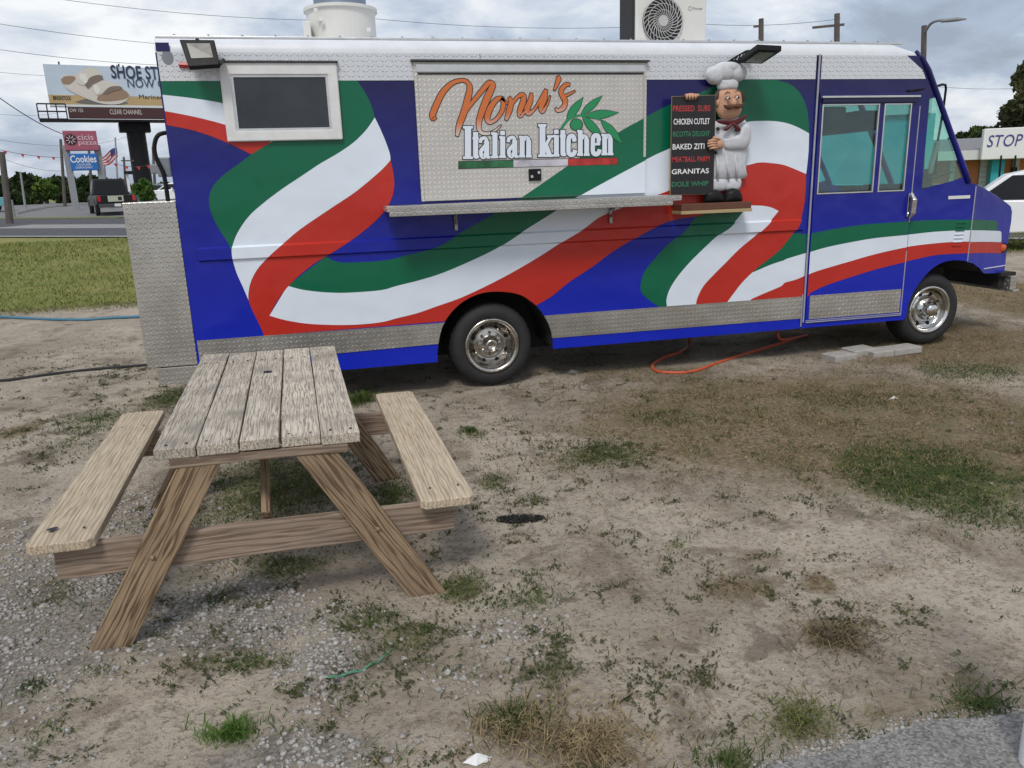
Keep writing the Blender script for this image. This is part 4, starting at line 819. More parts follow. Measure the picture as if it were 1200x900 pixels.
kid(dome('ear', KR([(310, 270), (320, 262), (326, 285), (318, 305), (310, 292)]), YC-.02, 0.0310, SKIN, None))
kid(dome('nose', KR([(378, 262), (392, 262), (402, 285), (396, 300), (380, 302), (370, 290)]), YC-.085, 0.0248, SKIN, None))
kid(dome('moustache', KR([(330, 296), (345, 300), (370, 292), (388, 298), (408, 290), (432, 292), (444, 284), (436, 305), (412, 318), (388, 312), (362, 322), (340, 314)]), YC-.088, 0.0250, BROWN, None))
for x, z in ((357, 262), (406, 258)):
    kid(dome('eye', KR([(x-9, z), (x, z-9), (x+9, z), (x, z+8)]), YC-.085, 0.0180, TXW, None)); kid(dome('pupil', KR([(x-5, z), (x, z-7), (x+6, z), (x, z+7)]), YC-.101, 0.0080, BLACKP, None))
for l in ([(334, 243), (350, 224), (370, 236), (350, 234)], [(388, 230), (408, 214), (424, 226), (406, 224)]): kid(dome('eyebrow', KR(l), YC-.090, 0.0120, BROWN, None))
kid(dome('neckerchief', KR([(300, 376), (340, 380), (400, 374), (452, 348), (462, 362), (420, 398), (370, 405), (310, 392)]), YC-.07, 0.0217, MAR, None))
kid(dome('neckerchief_tail', KR([(366, 392), (382, 396), (352, 432), (332, 428)]), YC-.085, 0.0250, MAR, None)); kid(dome('neckerchief_tail', KR([(372, 392), (392, 392), (424, 426), (408, 438)]), YC-.085, 0.0250, MAR, None))
for x, z in ((313, 422), (301, 550), (413, 428)): kid(dome('button', KR([(x-10, z), (x, z-10), (x+10, z), (x, z+10)]), YC-.048, 0.0180, BLACKP, None))
kid(dome('hat_band', KR([(322, 150), (424, 148), (428, 204), (380, 212), (326, 208)]), YC-.005, 0.0496, JACK, None))
for l in (ell(305, 132, 48, 52), ell(362, 112, 66, 54), ell(425, 118, 54, 50), ell(385, 92, 60, 34)): kid(dome('hat_puff', K(l), YC-.01, 0.0589, JACK, None))
# ------------------------------------------------------------------ picnic table
TOPW = wood('weathered_grey_wood', (.26, .22, .175), (.56, .495, .41), (.25, .22, .185), 20, 10, .36, dark=.5)
BENW = wood('pale_bench_wood', (.38, .295, .20), (.57, .475, .35), (.36, .29, .22), 17, 7, .45, dark=.22)
LEGW = wood('brown_leg_wood', (.115, .072, .042), (.335, .24, .15), (.16, .115, .08), 13, 10, .45, dark=.3)
BEAMW = wood('brown_beam_wood', (.18, .125, .09), (.33, .25, .19), (.20, .15, .115), 12, 8, .45, dark=.3)
table = empty('picnic_table', 'weathered wooden picnic table with attached benches in front of the food truck', 'picnic table', (-1.717, -2.455, -.03), math.radians(2.0))
table.rotation_euler = (0, math.radians(1.2), math.radians(2.0))
def plank(name, L, W, T, mt, loc, rot=(0, 0, 0), cham=0, seed=0, endcut=0.0, parent=None):
    # a board: length on local X, width on local Y, thickness on local Z, edges eased and slightly bowed
    rnd = random.Random(seed); n = 10; m = MB(); hw, ht = W/2, T/2; vs = []
    for i in range(n+1):
        x = -L/2+L*i/n; dz = .003*math.sin(3*i/n+seed); dw = .0015*math.sin(5.0*i/n+seed*2)
        w = hw+dw
        if cham and i in (0, n): w = hw-cham
        xs_ = endcut*(1 if i == n else -1 if i == 0 else 0)
        vs += [(x, -w, -ht+dz), (x, w, -ht+dz), (x+xs_, w, ht+dz), (x+xs_, -w, ht+dz)]
    if cham:
        for i in (1, n-1):
            s = 1 if i == 1 else -1
            for k in range(4): v = vs[i*4+k]; vs[i*4+k] = (-s*L/2+s*cham, v[1], v[2])
    fs = [(i*4+k, i*4+(k+1) % 4, (i+1)*4+(k+1) % 4, (i+1)*4+k) for i in range(n) for k in range(4)]+[(0, 1, 2, 3), (n*4, n*4+3, n*4+2, n*4+1)]
    o = m.add(vs, fs).build(name, mt, parent or table, bevel=.005, seg=2); o.location = loc; o.rotation_euler = rot; return o
R90 = math.radians(90)
ZT, ZBN = .815, .488
for i in range(5):
    plank('tabletop_plank', 1.845+random.uniform(-.01, .012), .151, .045, TOPW, (-.3140+i*.157+random.uniform(-.0015, .0015), random.uniform(-.008, .008), ZT-.0225+random.uniform(-.0025, .002)), (random.uniform(-.006, .006), 0, R90), seed=i)
hole = MB(); hole.lathe([(.0001, .0), (.020, .0), (.024, -.0012)], 20, (.0, 0, 0), 'Z'); ho = hole.build('umbrella_hole', BLACKP, table); ho.location = (.0, .30, ZT+.0045)
for s in (-1, 1): plank('bench_plank', 1.84, .236, .04, BENW, (-.757 if s < 0 else .740, -.01-.02*(s > 0), ZBN-.02), (0, random.uniform(-.004, .004), R90), cham=.022, seed=11+s)
SCREW = mat('rusty_screw', (.07, .05, .04), .7, .3)
sm_ = MB().lathe([(.0055, -.003), (.0055, .0008), (.0001, .0008)], 8, (0, 0, 0), 'Z').build('screw', SCREW, table); first = True
for xx in [-.3140+i*.157+d for i in range(5) for d in (-.04, .04)]:
    for yy in (-.875, .64):
        o = sm_ if first else sm_.copy()
        if not first: COL.objects.link(o)
        first = False; o.location = (xx+random.uniform(-.008, .008), yy+random.uniform(-.008, .008), ZT+.0015)
for s in (-1, 1):
    for xx in (-.06, .06):
        for yy in (-.815, .60): o = sm_.copy(); COL.objects.link(o); o.location = ((-.757 if s < 0 else .740)+xx+random.uniform(-.01, .01), yy, ZBN+.003)
YF, YRr = -.872, .60
for yy, dr in ((YF, -1), (YRr, 1)):
    plank('support_beam', 1.58, .140, .038, BEAMW, (-.01, yy-.0+.022, ZBN-.045-.070), (R90, 0, 0), seed=20+dr, endcut=.0)
    plank('top_cleat', .68, .040, .036, BEAMW, (0, yy-.026 if dr < 0 else yy+.05, ZT-.046-.021), (R90, 0, 0), seed=30+dr)
    for s in (-1, 1):
        x0, x1 = s*.20-.012, (-.655 if s < 0 else .668); zt, zb_ = ZT-.046, .0; L = math.hypot(x1-x0, zt-zb_); ang = math.atan2(zt-zb_, x0-x1)
        # a sloping leg with level cuts at both ends
        m = MB(); W2, T2 = .070, .019; ux, uz = (x0-x1)/L, (zt-zb_)/L
        off = W2/abs(uz)
        loc = ((x0+x1)/2, yy-.019, (zt+zb_)/2)
        def loc_pt(x, z): dx, dz = x-loc[0], z-loc[2]; return (dx*ux+dz*uz, -dx*uz+dz*ux)
        cs = [loc_pt(x1-off, zb_-.02), loc_pt(x1+off, zb_-.02), loc_pt(x0+off, zt), loc_pt(x0-off, zt)]
        m.add([(c[0], c[1], -T2) for c in cs]+[(c[0], c[1], T2) for c in cs], [(0, 1, 2, 3), (4, 7, 6, 5), (0, 4, 5, 1), (1, 5, 6, 2), (2, 6, 7, 3), (3, 7, 4, 0)])
        o = m.build('leg', LEGW, table, bevel=.004); o.location = loc
        o.rotation_euler = Matrix(((ux, -uz, 0), (0, 0, -1), (uz, ux, 0))).to_euler()
        bl = MB(); bl.lathe([(.011, -.002), (.011, .003), (.006, .007), (.0001, .008)], 10, (0, 0, 0), 'Z'); bo = bl.build('bolt', LEGW, o); bo.location = (-.02, 0, T2+.001)
    a = Vector((-.012, yy+.055 if dr < 0 else yy-.06, ZBN-.04-.01)); b_ = Vector((-.012, -.28 if dr < 0 else .12, ZT-.045)); d = (b_-a)
    o = plank('brace', d.length, .085, .036, LEGW, tuple((a+b_)/2), (0, 0, 0), seed=40+dr); o.rotation_mode = 'QUATERNION'; o.rotation_quaternion = d.to_track_quat('X', 'Z') @ Matrix.Rotation(math.radians(90), 3, 'X').to_quaternion()
kn = MB(); kn.add([(x*.022, y*.014, 0) for x, y in ell(0, 0, 1, 1, 9)], [tuple(range(9))]); ko = kn.build('knot_hole', BLACKP, table); ko.location = (-.81, -.80, ZBN+.0045); ko.rotation_euler = (0, 0, .5)

# ------------------------------------------------------------------ ground cover layout
CRH = np.array([math.cos(CYAW), -math.sin(CYAW)]); CFH = np.array([math.sin(CYAW), math.cos(CYAW)])
def gp(px, py):
    d = ray(px, py); t = -CO[2]/d[2]; q = CO+d*t; return q[:2]
def patch(px, py, rx, ry):
    c = gp(px, py); a = np.linalg.norm(gp(px+rx, py)-c); b_ = np.linalg.norm(gp(px, py-ry)-gp(px, py+ry))/2; return (c, a, b_)
GREENP = [(1090, 560, 118, 44, 1.), (1010, 545, 50, 20, .7), (540, 685, 34, 20, 1.), (600, 702, 75, 20, .55), (480, 745, 46, 24, .75), (425, 722, 40, 20, .6), (655, 788, 32, 24, .55), (330, 658, 60, 18, .8), (262, 695, 28, 14, .6), (285, 768, 62, 13, .75), (272, 850, 18, 16, 1.), (340, 850, 35, 10, .6), (60, 858, 32, 22, .6), (40, 803, 22, 13, .7), (105, 845, 24, 10, .6), (110, 785, 15, 7, .7),
          (330, 565, 100, 46, .8), (235, 595, 45, 28, .6), (450, 575, 35, 24, .8), (575, 563, 18, 12, .8), (560, 508, 18, 8, .7), (705, 530, 55, 17, .7), (640, 520, 20, 8, .3), (780, 490, 40, 12, .4), (792, 637, 20, 10, .6), (424, 466, 14, 14, .9), (118, 496, 45, 15, .6), (88, 520, 32, 12, .5), (205, 466, 32, 14, .7), (170, 478, 20, 8, .6), (1135, 436, 70, 10, .6), (1000, 470, 60, 14, .35), (1145, 824, 42, 12, .8), (945, 846, 36, 20, .6), (1070, 825, 70, 22, .3), (858, 888, 26, 14, .8), (700, 760, 50, 12, .35), (560, 790, 60, 16, .3), (60, 690, 24, 12, .5), (620, 580, 18, 8, .4), (410, 690, 20, 8, .5), (1190, 620, 40, 20, .4), (700, 420, 40, 8, .25), (600, 730, 60, 14, .3), (390, 830, 14, 8, .7), (450, 890, 40, 12, .5), (900, 490, 330, 56, .22), (1120, 490, 150, 60, .3), (860, 530, 120, 22, .35), (1000, 800, 200, 40, .14), (150, 700, 140, 50, .2), (480, 760, 160, 60, .28), (620, 720, 120, 40, .3)]
DRYP = [(960, 490, 330, 62, .9), (1120, 500, 160, 60, .9), (690, 868, 50, 30, .7), (605, 848, 34, 24, .9), (870, 688, 55, 20, .6), (975, 742, 42, 18, .8), (960, 682, 22, 12, .9), (1010, 670, 70, 16, .4), (60, 690, 36, 18, .6), (22, 506, 24, 10, .7), (850, 610, 80, 14, .3), (950, 850, 50, 22, .5), (1060, 832, 90, 24, .5), (1130, 790, 48, 10, .5), (1000, 600, 120, 20, .3), (450, 890, 60, 16, .5), (740, 700, 60, 14, .25), (1150, 340, 90, 40, 1.), (1100, 400, 160, 30, .9), (760, 440, 120, 16, .5), (280, 670, 80, 30, .2), (820, 560, 100, 16, .35), (820, 640, 460, 120, .13), (1080, 700, 200, 90, .16), (900, 560, 300, 40, .3)]
WEEDP = [(510, 740, 90, 40, .7), (580, 705, 90, 26, .7), (640, 780, 90, 36, .5), (300, 680, 90, 40, .35), (350, 580, 120, 60, .5), (120, 500, 100, 30, .35), (150, 440, 80, 20, .3), (780, 650, 60, 24, .5), (840, 680, 60, 26, .35), (440, 790, 60, 30, .6), (560, 600, 60, 40, .35), (700, 540, 90, 30, .5), (1000, 700, 160, 60, .25), (600, 520, 80, 30, .3), (70, 420, 80, 20, .35), (980, 760, 60, 20, .4), (250, 770, 90, 26, .35), (430, 700, 50, 26, .6), (700, 800, 140, 40, .3)]
GRAVP = [(40, 725, 150, 95, 1.), (255, 710, 150, 50, .9), (385, 770, 60, 45, .8), (330, 880, 160, 30, .9), (90, 620, 90, 40, .5), (20, 890, 140, 30, .7), (600, 740, 50, 26, .35), (500, 800, 100, 24, .2)]
NOGR = [(205, 830, 90, 44, 1.), (420, 660, 60, 30, .8)]
def mask(x, y, L):
    o = np.zeros_like(x)
    for px, py, rx, ry, w in L:
        c, a, b_ = patch(px, py, rx, ry); dx = x-c[0]; dy = y-c[1]
        u = (dx*CRH[0]+dy*CRH[1])/a; v = (dx*CFH[0]+dy*CFH[1])/b_
        q = u*u+v*v; k = q < 3
        n = np.zeros_like(x); n[k] = np.clip(1.22*np.exp(-q[k]*.95), 0, 1)*w
        o = np.maximum(o, n)
    return o
def lawn(x, y):   # mown grass beyond the truck, right across
    edge = gp(80, 372)[1]+.5*(vnoise(x, y, .5)-.5)*3
    return np.clip((y-edge)/.9, 0, 1)*(x < 40)
# ---- the ground sheet
def axis(fine0, fine1, step, far0, far1):
    a = list(np.arange(fine0, fine1, step)); s = step; v = fine1; up = []
    while v < far1: up.append(v); s *= 1.22; v += s
    up.append(far1); s = step; v = fine0; dn = []
    while v > far0: s *= 1.22; v -= s; dn.append(max(v, far0))
    return np.array(dn[::-1]+a+up)
gx = axis(-5.2, 7.6, .05, -700, 700); gy = axis(-5.6, 2.4, .05, -60, 1200)
X, Y = np.meshgrid(gx, gy); Z = ter(X, Y)
def grid_mesh(name, X, Y, Z, cols):
    ny_, nx_ = X.shape; me = bpy.data.meshes.new(name); idx = np.arange(nx_*ny_).reshape(ny_, nx_)
    f = np.stack([idx[:-1, :-1], idx[:-1, 1:], idx[1:, 1:], idx[1:, :-1]], -1).reshape(-1, 4)
    me.vertices.add(nx_*ny_); me.vertices.foreach_set('co', np.stack([X, Y, Z], -1).ravel())
    me.loops.add(f.size); me.loops.foreach_set('vertex_index', f.ravel()); me.polygons.add(len(f)); me.polygons.foreach_set('loop_start', np.arange(0, f.size, 4)); me.polygons.foreach_set('loop_total', np.full(len(f), 4)); me.update(calc_edges=True)
    at = me.color_attributes.new('cover', 'FLOAT_COLOR', 'POINT'); at.data.foreach_set('color', np.stack([cols[0], cols[1], cols[2], np.ones_like(X)], -1).astype(np.float32).ravel())
    me.polygons.foreach_set('use_smooth', [True]*len(me.polygons)); return me
mg = np.maximum(mask(X, Y, GREENP)*.8, mask(X, Y, WEEDP)*.35); md = mask(X, Y, DRYP); mv = np.clip(mask(X, Y, GRAVP)-mask(X, Y, NOGR), 0, 1); ml = lawn(X, Y)
me = grid_mesh('ground', X, Y, Z, (np.maximum(mg, ml), np.maximum(md, ml*.55), mv))
def ground_mat():
    m = bpy.data.materials.new('sandy_soil'); m.use_nodes = True; nt = m.node_tree; N = nt.nodes; L = nt.links; b = N['Principled BSDF']; b.inputs['Roughness'].default_value = .95; b.inputs['Specular IOR Level'].default_value = .12
    tc = N.new('ShaderNodeNewGeometry'); P = tc.outputs['Position']
    def ns(scale, det=5, rough=.6, dist=0):
        n = N.new('ShaderNodeTexNoise'); n.inputs['Scale'].default_value = scale; n.inputs['Detail'].default_value = det; n.inputs['Roughness'].default_value = rough; n.inputs['Distortion'].default_value = dist; L.new(P, n.inputs[0]); return n.outputs[0]
    def rng(v, a, c, lo=0., hi=1.):
        r = N.new('ShaderNodeMapRange'); r.interpolation_type = 'SMOOTHSTEP'; L.new(v, r.inputs[0]); r.inputs[1].default_value = a; r.inputs[2].default_value = c; r.inputs[3].default_value = lo; r.inputs[4].default_value = hi; return r.outputs[0]
    def mix(f, a, c, blend='MIX'):
        x = N.new('ShaderNodeMix'); x.data_type = 'RGBA'; x.blend_type = blend
        for i, v in ((0, f), (6, a), (7, c)):
            if isinstance(v, (int, float)): x.inputs[i].default_value = v
            elif isinstance(v, tuple): x.inputs[i].default_value = (*v, 1)
            else: L.new(v, x.inputs[i])
        return x.outputs[2]
    def mul(a, c):
        n = N.new('ShaderNodeMath'); n.operation = 'MULTIPLY'
        for i, v in enumerate((a, c)):
            if isinstance(v, (int, float)): n.inputs[i].default_value = v
            else: L.new(v, n.inputs[i])
        return n.outputs[0]
    def add(a, c):
        n = N.new('ShaderNodeMath'); n.operation = 'ADD'; L.new(a, n.inputs[0]); L.new(c, n.inputs[1]); return n.outputs[0]
    at = N.new('ShaderNodeAttribute'); at.attribute_name = 'cover'; sp = N.new('ShaderNodeSeparateColor'); L.new(at.outputs['Color'], sp.inputs[0])
    big = ns(.9, 6, .6, .3); mid = ns(5, 6, .65); fine = ns(45, 4, .7); grit = ns(260, 3, .7)
    c = mix(rng(big, .35, .65), (.47, .405, .325), (.325, .275, .215))
    c = mix(rng(mid, .50, .74, 0, .6), c, (.25, .205, .165))
    dirt = ns(1.7, 7, .68, .5); c = mix(rng(dirt, .50, .66, 0, .72), c, (.205, .16, .118)); c = mix(rng(ns(3.3, 7, .72, .4), .53, .64, 0, .62), c, (.125, .10, .075))
    c = mix(rng(fine, .52, .66, 0, .7), c, (.125, .098, .075))
    c = mix(rng(ns(18, 5, .75), .50, .66, 0, .45), c, (.19, .155, .12)); c = mix(rng(grit, .58, .68, 0, .6), c, (.10, .085, .07)); c = mix(rng(grit, .38, .30, 0, .45), c, (.56, .52, .46))
    br = ns(9, 6, .75)
    dry = mix(rng(ns(30, 5, .8), .35, .65), (.075, .052, .032), (.30, .225, .135)); dry = mix(rng(mid, .45, .65), dry, (.16, .135, .07))
    grn = mix(rng(ns(14, 6, .8), .35, .65), (.065, .068, .028), (.20, .185, .075))
    dm = rng(add(mul(sp.outputs[1], .9), mul(br, .55)), .52, .92); c = mix(mul(dm, .92), c, dry)
    gm = rng(add(mul(sp.outputs[0], .9), mul(br, .55)), .55, .95); c = mix(mul(gm, .82), c, grn)
    lw = mix(rng(ns(.35, 5, .7), .35, .65), (.165, .195, .05), (.25, .235, .085)); lw = mix(rng(ns(2.2, 5, .75), .52, .70, 0, .6), lw, (.13, .10, .06))
    lm = mul(rng(sp.outputs[0], .75, 1.0), rng(sp.outputs[1], .40, .55)); sepp = N.new('ShaderNodeSeparateXYZ'); L.new(P, sepp.inputs[0]); far = rng(sepp.outputs[1], 3.2, 5.0); c = mix(mul(lm, far), c, lw)
    gv = mix(rng(ns(60, 2, .6), .4, .6), (.11, .105, .10), (.30, .285, .265)); vm = rng(add(mul(sp.outputs[2], .8), mul(br, .7)), .55, 1.15); c = mix(mul(vm, .6), c, gv)
    L.new(c, b.inputs['Base Color'])
    h = add(add(mul(fine, .6), mul(grit, .25)), mul(mid, 1.6))
    bp = N.new('ShaderNodeBump'); bp.inputs['Strength'].default_value = .85; bp.inputs['Distance'].default_value = .026; L.new(h, bp.inputs['Height']); L.new(bp.outputs[0], b.inputs['Normal'])
    return m
ground = tag(link('ground', me, ground_mat()), kind='structure')
# ---- blades, creepers, dead stalks and stones
def blades_obj(name, x, y, h, w, lean, mt, label, cat, flat=0.0, kind='stuff'):
    n = len(x); z = ter(x, y); a = RNG.uniform(0, 2*np.pi, n); b_ = RNG.uniform(0, 2*np.pi, n)
    dx, dy = np.cos(a), np.sin(a); ld = np.stack([np.cos(b_), np.sin(b_)], 1)*lean[:, None]*h[:, None]
    P0 = np.stack([x-dx*w/2, y-dy*w/2, z-.004], 1); P1 = np.stack([x+dx*w/2, y+dy*w/2, z-.004], 1)
    mx = x+ld[:, 0]*.4; my = y+ld[:, 1]*.4; mz = z+h*.62*(1-flat)
    P2 = np.stack([mx+dx*w*.4, my+dy*w*.4, mz], 1); P3 = np.stack([mx-dx*w*.4, my-dy*w*.4, mz], 1); P4 = np.stack([x+ld[:, 0], y+ld[:, 1], z+h*(1-lean*.45)*(1-flat)+.004], 1)
    V = np.stack([P0, P1, P2, P3, P4], 1).reshape(-1, 3); k = np.arange(n)*5
    tri = np.stack([k, k+1, k+2, k, k+2, k+3, k+3, k+2, k+4], 1).reshape(-1, 3)
    return raw(name, V, tri, mt, label, cat, kind)
def raw(name, V, tri, mt, label, cat, kind, parent=None):
    me = bpy.data.meshes.new(name); me.vertices.add(len(V)); me.vertices.foreach_set('co', V.astype(np.float32).ravel())
    m = tri.shape[1]; me.loops.add(tri.size); me.loops.foreach_set('vertex_index', tri.astype(np.int32).ravel()); me.polygons.add(len(tri)); me.polygons.foreach_set('loop_start', np.arange(0, tri.size, m)); me.polygons.foreach_set('loop_total', np.full(len(tri), m)); me.update(calc_edges=True)
    return tag(link(name, me, mt, parent), label, cat, kind=kind)
def scatter(L, n, power=1.0, box=(-5, 9, -5.3, 6), clump=2.2):
    x = RNG.uniform(box[0], box[1], n); y = RNG.uniform(box[2], box[3], n)
    p = mask(x, y, L)*np.clip(.25+1.5*(vnoise(x, y, clump*3)-.32), 0, 1.2)
    k = RNG.random(n) < p**power; return x[k], y[k]
GRM = foliage('green_blades', (.035, .065, .016), (.10, .14, .038), .25, 9); DRM = foliage('straw_blades', (.16, .115, .06), (.38, .30, .17), .2, 14); WDM = foliage('weed_leaves', (.035, .045, .016), (.10, .10, .042), .15, 20); LWM = foliage('lawn_blades', (.115, .15, .032), (.28, .27, .085), .2, 1.2)
x, y = scatter(GREENP, 900000, 1.15); n = len(x); blades_obj('grass', x, y, RNG.uniform(.010, .034, n), RNG.uniform(.003, .006, n), RNG.uniform(.6, 2.8, n), GRM, 'patchy green grass growing in the sandy lot', 'grass')
x, y = scatter(DRYP, 760000, 1.4); n = len(x); blades_obj('dry_grass', x, y, RNG.uniform(.012, .045, n), RNG.uniform(.002, .005, n), RNG.uniform(.8, 3.2, n), DRM, 'dry straw coloured grass matted on the sand', 'dry grass')
x, y = scatter(WEEDP, 360000, 1.5, clump=3); n = len(x)
def leaves(name, x, y, s, mt, label, cat, tilt=.5, zoff=.004):
    n = len(x); z = ter(x, y)+zoff+RNG.uniform(0, .012, n); a = RNG.uniform(0, 2*np.pi, n); t1 = RNG.normal(0, tilt, n); t2 = RNG.normal(0, tilt, n)
    u = np.stack([np.cos(a), np.sin(a), t1], 1)*s[:, None]; v = np.stack([-np.sin(a), np.cos(a), t2], 1)*s[:, None]*.6; c = np.stack([x, y, z], 1)
    V = np.stack([c-u, c-v*.9, c+u, c+v*.9], 1).reshape(-1, 3); k = np.arange(n)*4; return raw(name, V, np.stack([k, k+1, k+2, k+3], 1), mt, label, cat, 'stuff')
leaves('ground_weeds', x, y, RNG.uniform(.005, .014, n), WDM, 'low creeping weeds spread thinly over the sand', 'weeds')
for (px, py, rx, ry, w, lab) in ((1090, 560, 122, 46, 1., 'largest dense green turf patch, at the right beyond the sand'), (540, 685, 36, 20, 1., 'small dense green turf patch at the foot of the right table leg'), (330, 560, 95, 46, .8, 'green turf growing under the picnic table'), (450, 575, 36, 22, .8, 'green turf below the right bench'), (705, 530, 55, 15, .7, 'thin green turf patch midway between table and pavers'), (480, 745, 46, 20, .5, 'sparse green turf in front of the right table leg'), (605, 703, 72, 16, .5, 'irregular green mat right of the right table leg'), (425, 722, 40, 17, .5, 'green mat between the two front table legs'), (655, 788, 32, 18, .45, 'loose green mat in the centre foreground'), (330, 658, 60, 15, .6, 'green mat under the front beam of the table'), (262, 695, 26, 12, .5, 'small green mat right of the left table leg'), (285, 768, 60, 11, .6, 'long green mat in the gravel in front of the table'), (60, 858, 30, 17, .5, 'green mat in the bottom left corner'), (40, 803, 22, 11, .6, 'small green mat at the left edge in the gravel'), (575, 563, 18, 10, .6, 'small green mat by the end of the right bench'), (118, 496, 45, 12, .45, 'green mat on the sand behind the left bench'), (205, 466, 30, 11, .6, 'green mat under the tail of the truck'), (1000, 470, 70, 12, .4, 'thin green mat in front of the pavers'), (1135, 436, 70, 10, .5, 'green mat right of the front wheel'), (780, 490, 42, 10, .4, 'thin green mat in front of the orange cord')):
    c_, a_, b0_ = patch(px, py, rx, ry); n = int(a_*b0_*26000*w); th = RNG.uniform(0, 2*np.pi, n); q = np.sqrt(RNG.random(n))*(.75+.5*vnoise(np.cos(th)*1.3+px, np.sin(th)*1.3+py, 1.)); u_ = q*np.cos(th)*a_; v_ = q*np.sin(th)*b0_; x = c_[0]+u_*CRH[0]+v_*CFH[0]; y = c_[1]+u_*CRH[1]+v_*CFH[1]
    k = RNG.random(n) < np.clip(1.25-q, 0, 1)*(.45+.8*vnoise(x, y, 5.)); x, y = x[k], y[k]; n = len(x)
    blades_obj('turf_patch', x, y, RNG.uniform(.010, .030, n), RNG.uniform(.003, .006, n), RNG.uniform(.6, 2.6, n), GRM, lab, 'grass')
# creeping plants: runners with small leaves radiating from a crown
cx_, cy_ = scatter(WEEDP+[(600, 650, 700, 260, .12)], 20000, 1.0, (-4.6, 7, -5.2, 2.5), 1.6); LX = []; LY = []; TX = []
for a_, b0_ in zip(cx_, cy_):
    big_ = RNG.random() < .35
    for k in range(int(RNG.integers(3, 8))):
        th = RNG.uniform(0, 2*np.pi); ln = RNG.uniform(.02, .07)*(2.2 if big_ else 1); nl = int(ln/.009)+2; tt = np.linspace(.05, 1, nl); bend = RNG.normal(0, .7)
        LX.append(a_+ln*tt*np.cos(th+bend*tt)+RNG.normal(0, .005, nl)); LY.append(b0_+ln*tt*np.sin(th+bend*tt)+RNG.normal(0, .005, nl))
x = np.concatenate(LX); y = np.concatenate(LY); n = len(x)
leaves('creeping_weeds', x, y, RNG.uniform(.0035, .0095, n), WDM, 'small dark creeping weeds with radiating runners on the sand', 'weeds', .45, .003)
# faint tyre tread prints: low bars coloured a little darker than the sand
m = MB()
for (px, py, nr, nc, ang) in ((598, 590, 6, 4, .1), (612, 632, 7, 5, .15), (1085, 752, 9, 4, -.5), (895, 603, 5, 4, .2)):
    c0_ = gp(px, py)
    for i in range(nr):
        for j in range(nc):
            q = c0_+np.array([math.cos(ang), math.sin(ang)])*(j-nc/2)*.045+np.array([-math.sin(ang), math.cos(ang)])*(i-nr/2)*.042+RNG.normal(0, .004, 2)
            if RNG.random() < .8: m.box((q[0], q[1], float(ter(*q))+.001), (.024, .009, .007), Matrix.Rotation(ang+.5*(-1)**j, 3, 'Z'))
tag(m.build('tyre_print', mat('darker_sand', (.30, .25, .20), .95, var=.3, vscale=40), bevel=.002), 'faint tyre tread prints pressed into the bare sand', 'tyre print', kind='stuff')
# litter of dead stalks and dark crumbs across the sand
n = 30000; x = RNG.uniform(-4.6, 7, n); y = RNG.uniform(-5.2, 3, n); k = vnoise(x, y, 1.3) > .42; x, y = x[k], y[k]; n = len(x)
blades_obj('plant_litter', x, y, RNG.uniform(.02, .09, n), RNG.uniform(.002, .004, n), RNG.uniform(.8, 1.2, n), foliage('litter_brown', (.06, .042, .028), (.34, .27, .17), 0, 30), 'scattered dead stalks lying on the sand', 'plant litter', flat=.93)
n = 42000; x = RNG.uniform(-4.8, 7.5, n); y = RNG.uniform(-5.4, 3.5, n); k = vnoise(x+3, y, 2.0)*.6+vnoise(x, y+7, 7)*.4 > .5; x, y = x[k], y[k]
leaves('soil_crumbs', x, y, RNG.uniform(.002, .007, len(x)), mat('soil_crumb', (.085, .068, .052), .95, var=.4, vscale=60), 'dark crumbs of soil and leaf litter on the sand', 'soil', tilt=.35, zoff=.002)
# lawn beyond the truck
n = 170000; yy = gp(80, 385)[1]+RNG.random(n)**1.8*17; xx = RNG.uniform(-16, 22, n); k = (RNG.random(n) < lawn(xx, yy)*(.35+.9*vnoise(xx, yy, .8)))
xx, yy = xx[k], yy[k]; n = len(xx); sc = 1+np.hypot(xx+1.3, yy+6.4)/22
blades_obj('lawn', xx, yy, RNG.uniform(.02, .05, n)*sc, RNG.uniform(.006, .011, n)*sc, RNG.uniform(.4, 1.6, n), LWM, 'yellowish mown lawn between the sandy lot and the road', 'grass')
# gravel
def stones(name, x, y, s, mt, label):
    b = bmesh.new(); bmesh.ops.create_icosphere(b, subdivisions=1, radius=1); v0 = np.array([v.co[:] for v in b.verts]); f0 = np.array([[v.index for v in f.verts] for f in b.faces]); b.free()
    v0 = v0[:]; n = len(x); z = ter(x, y); a = RNG.uniform(0, 2*np.pi, n); sx = s*RNG.uniform(.7, 1.3, n); sy = s*RNG.uniform(.6, 1.0, n); szz = s*RNG.uniform(.4, .7, n)
    J = v0[None]*(1+RNG.normal(0, .16, (n, len(v0), 1))); lx = J[:, :, 0]*sx[:, None]; ly = J[:, :, 1]*sy[:, None]; lz = J[:, :, 2]*szz[:, None]
    V = np.stack([x[:, None]+lx*np.cos(a)[:, None]-ly*np.sin(a)[:, None], y[:, None]+lx*np.sin(a)[:, None]+ly*np.cos(a)[:, None], (z+szz*.25)[:, None]+lz], -1).reshape(-1, 3)
    F = (f0[None]+(np.arange(n)*len(v0))[:, None, None]).reshape(-1, 3)
    return raw(name, V, F, mt, label, 'gravel', 'stuff')
n = 75000; x = RNG.uniform(-4.2, .6, n); y = RNG.uniform(-5.4, -1.6, n); p = np.clip(mask(x, y, GRAVP)-mask(x, y, NOGR), 0, 1)*np.clip(.3+2.2*(vnoise(x, y, 3.2)*.6+vnoise(x, y+3, 9)*.4-.35), 0, 1)
k = RNG.random(n) < p; x, y = x[k], y[k]; s = np.exp(RNG.normal(math.log(.0085), .38, len(x)))
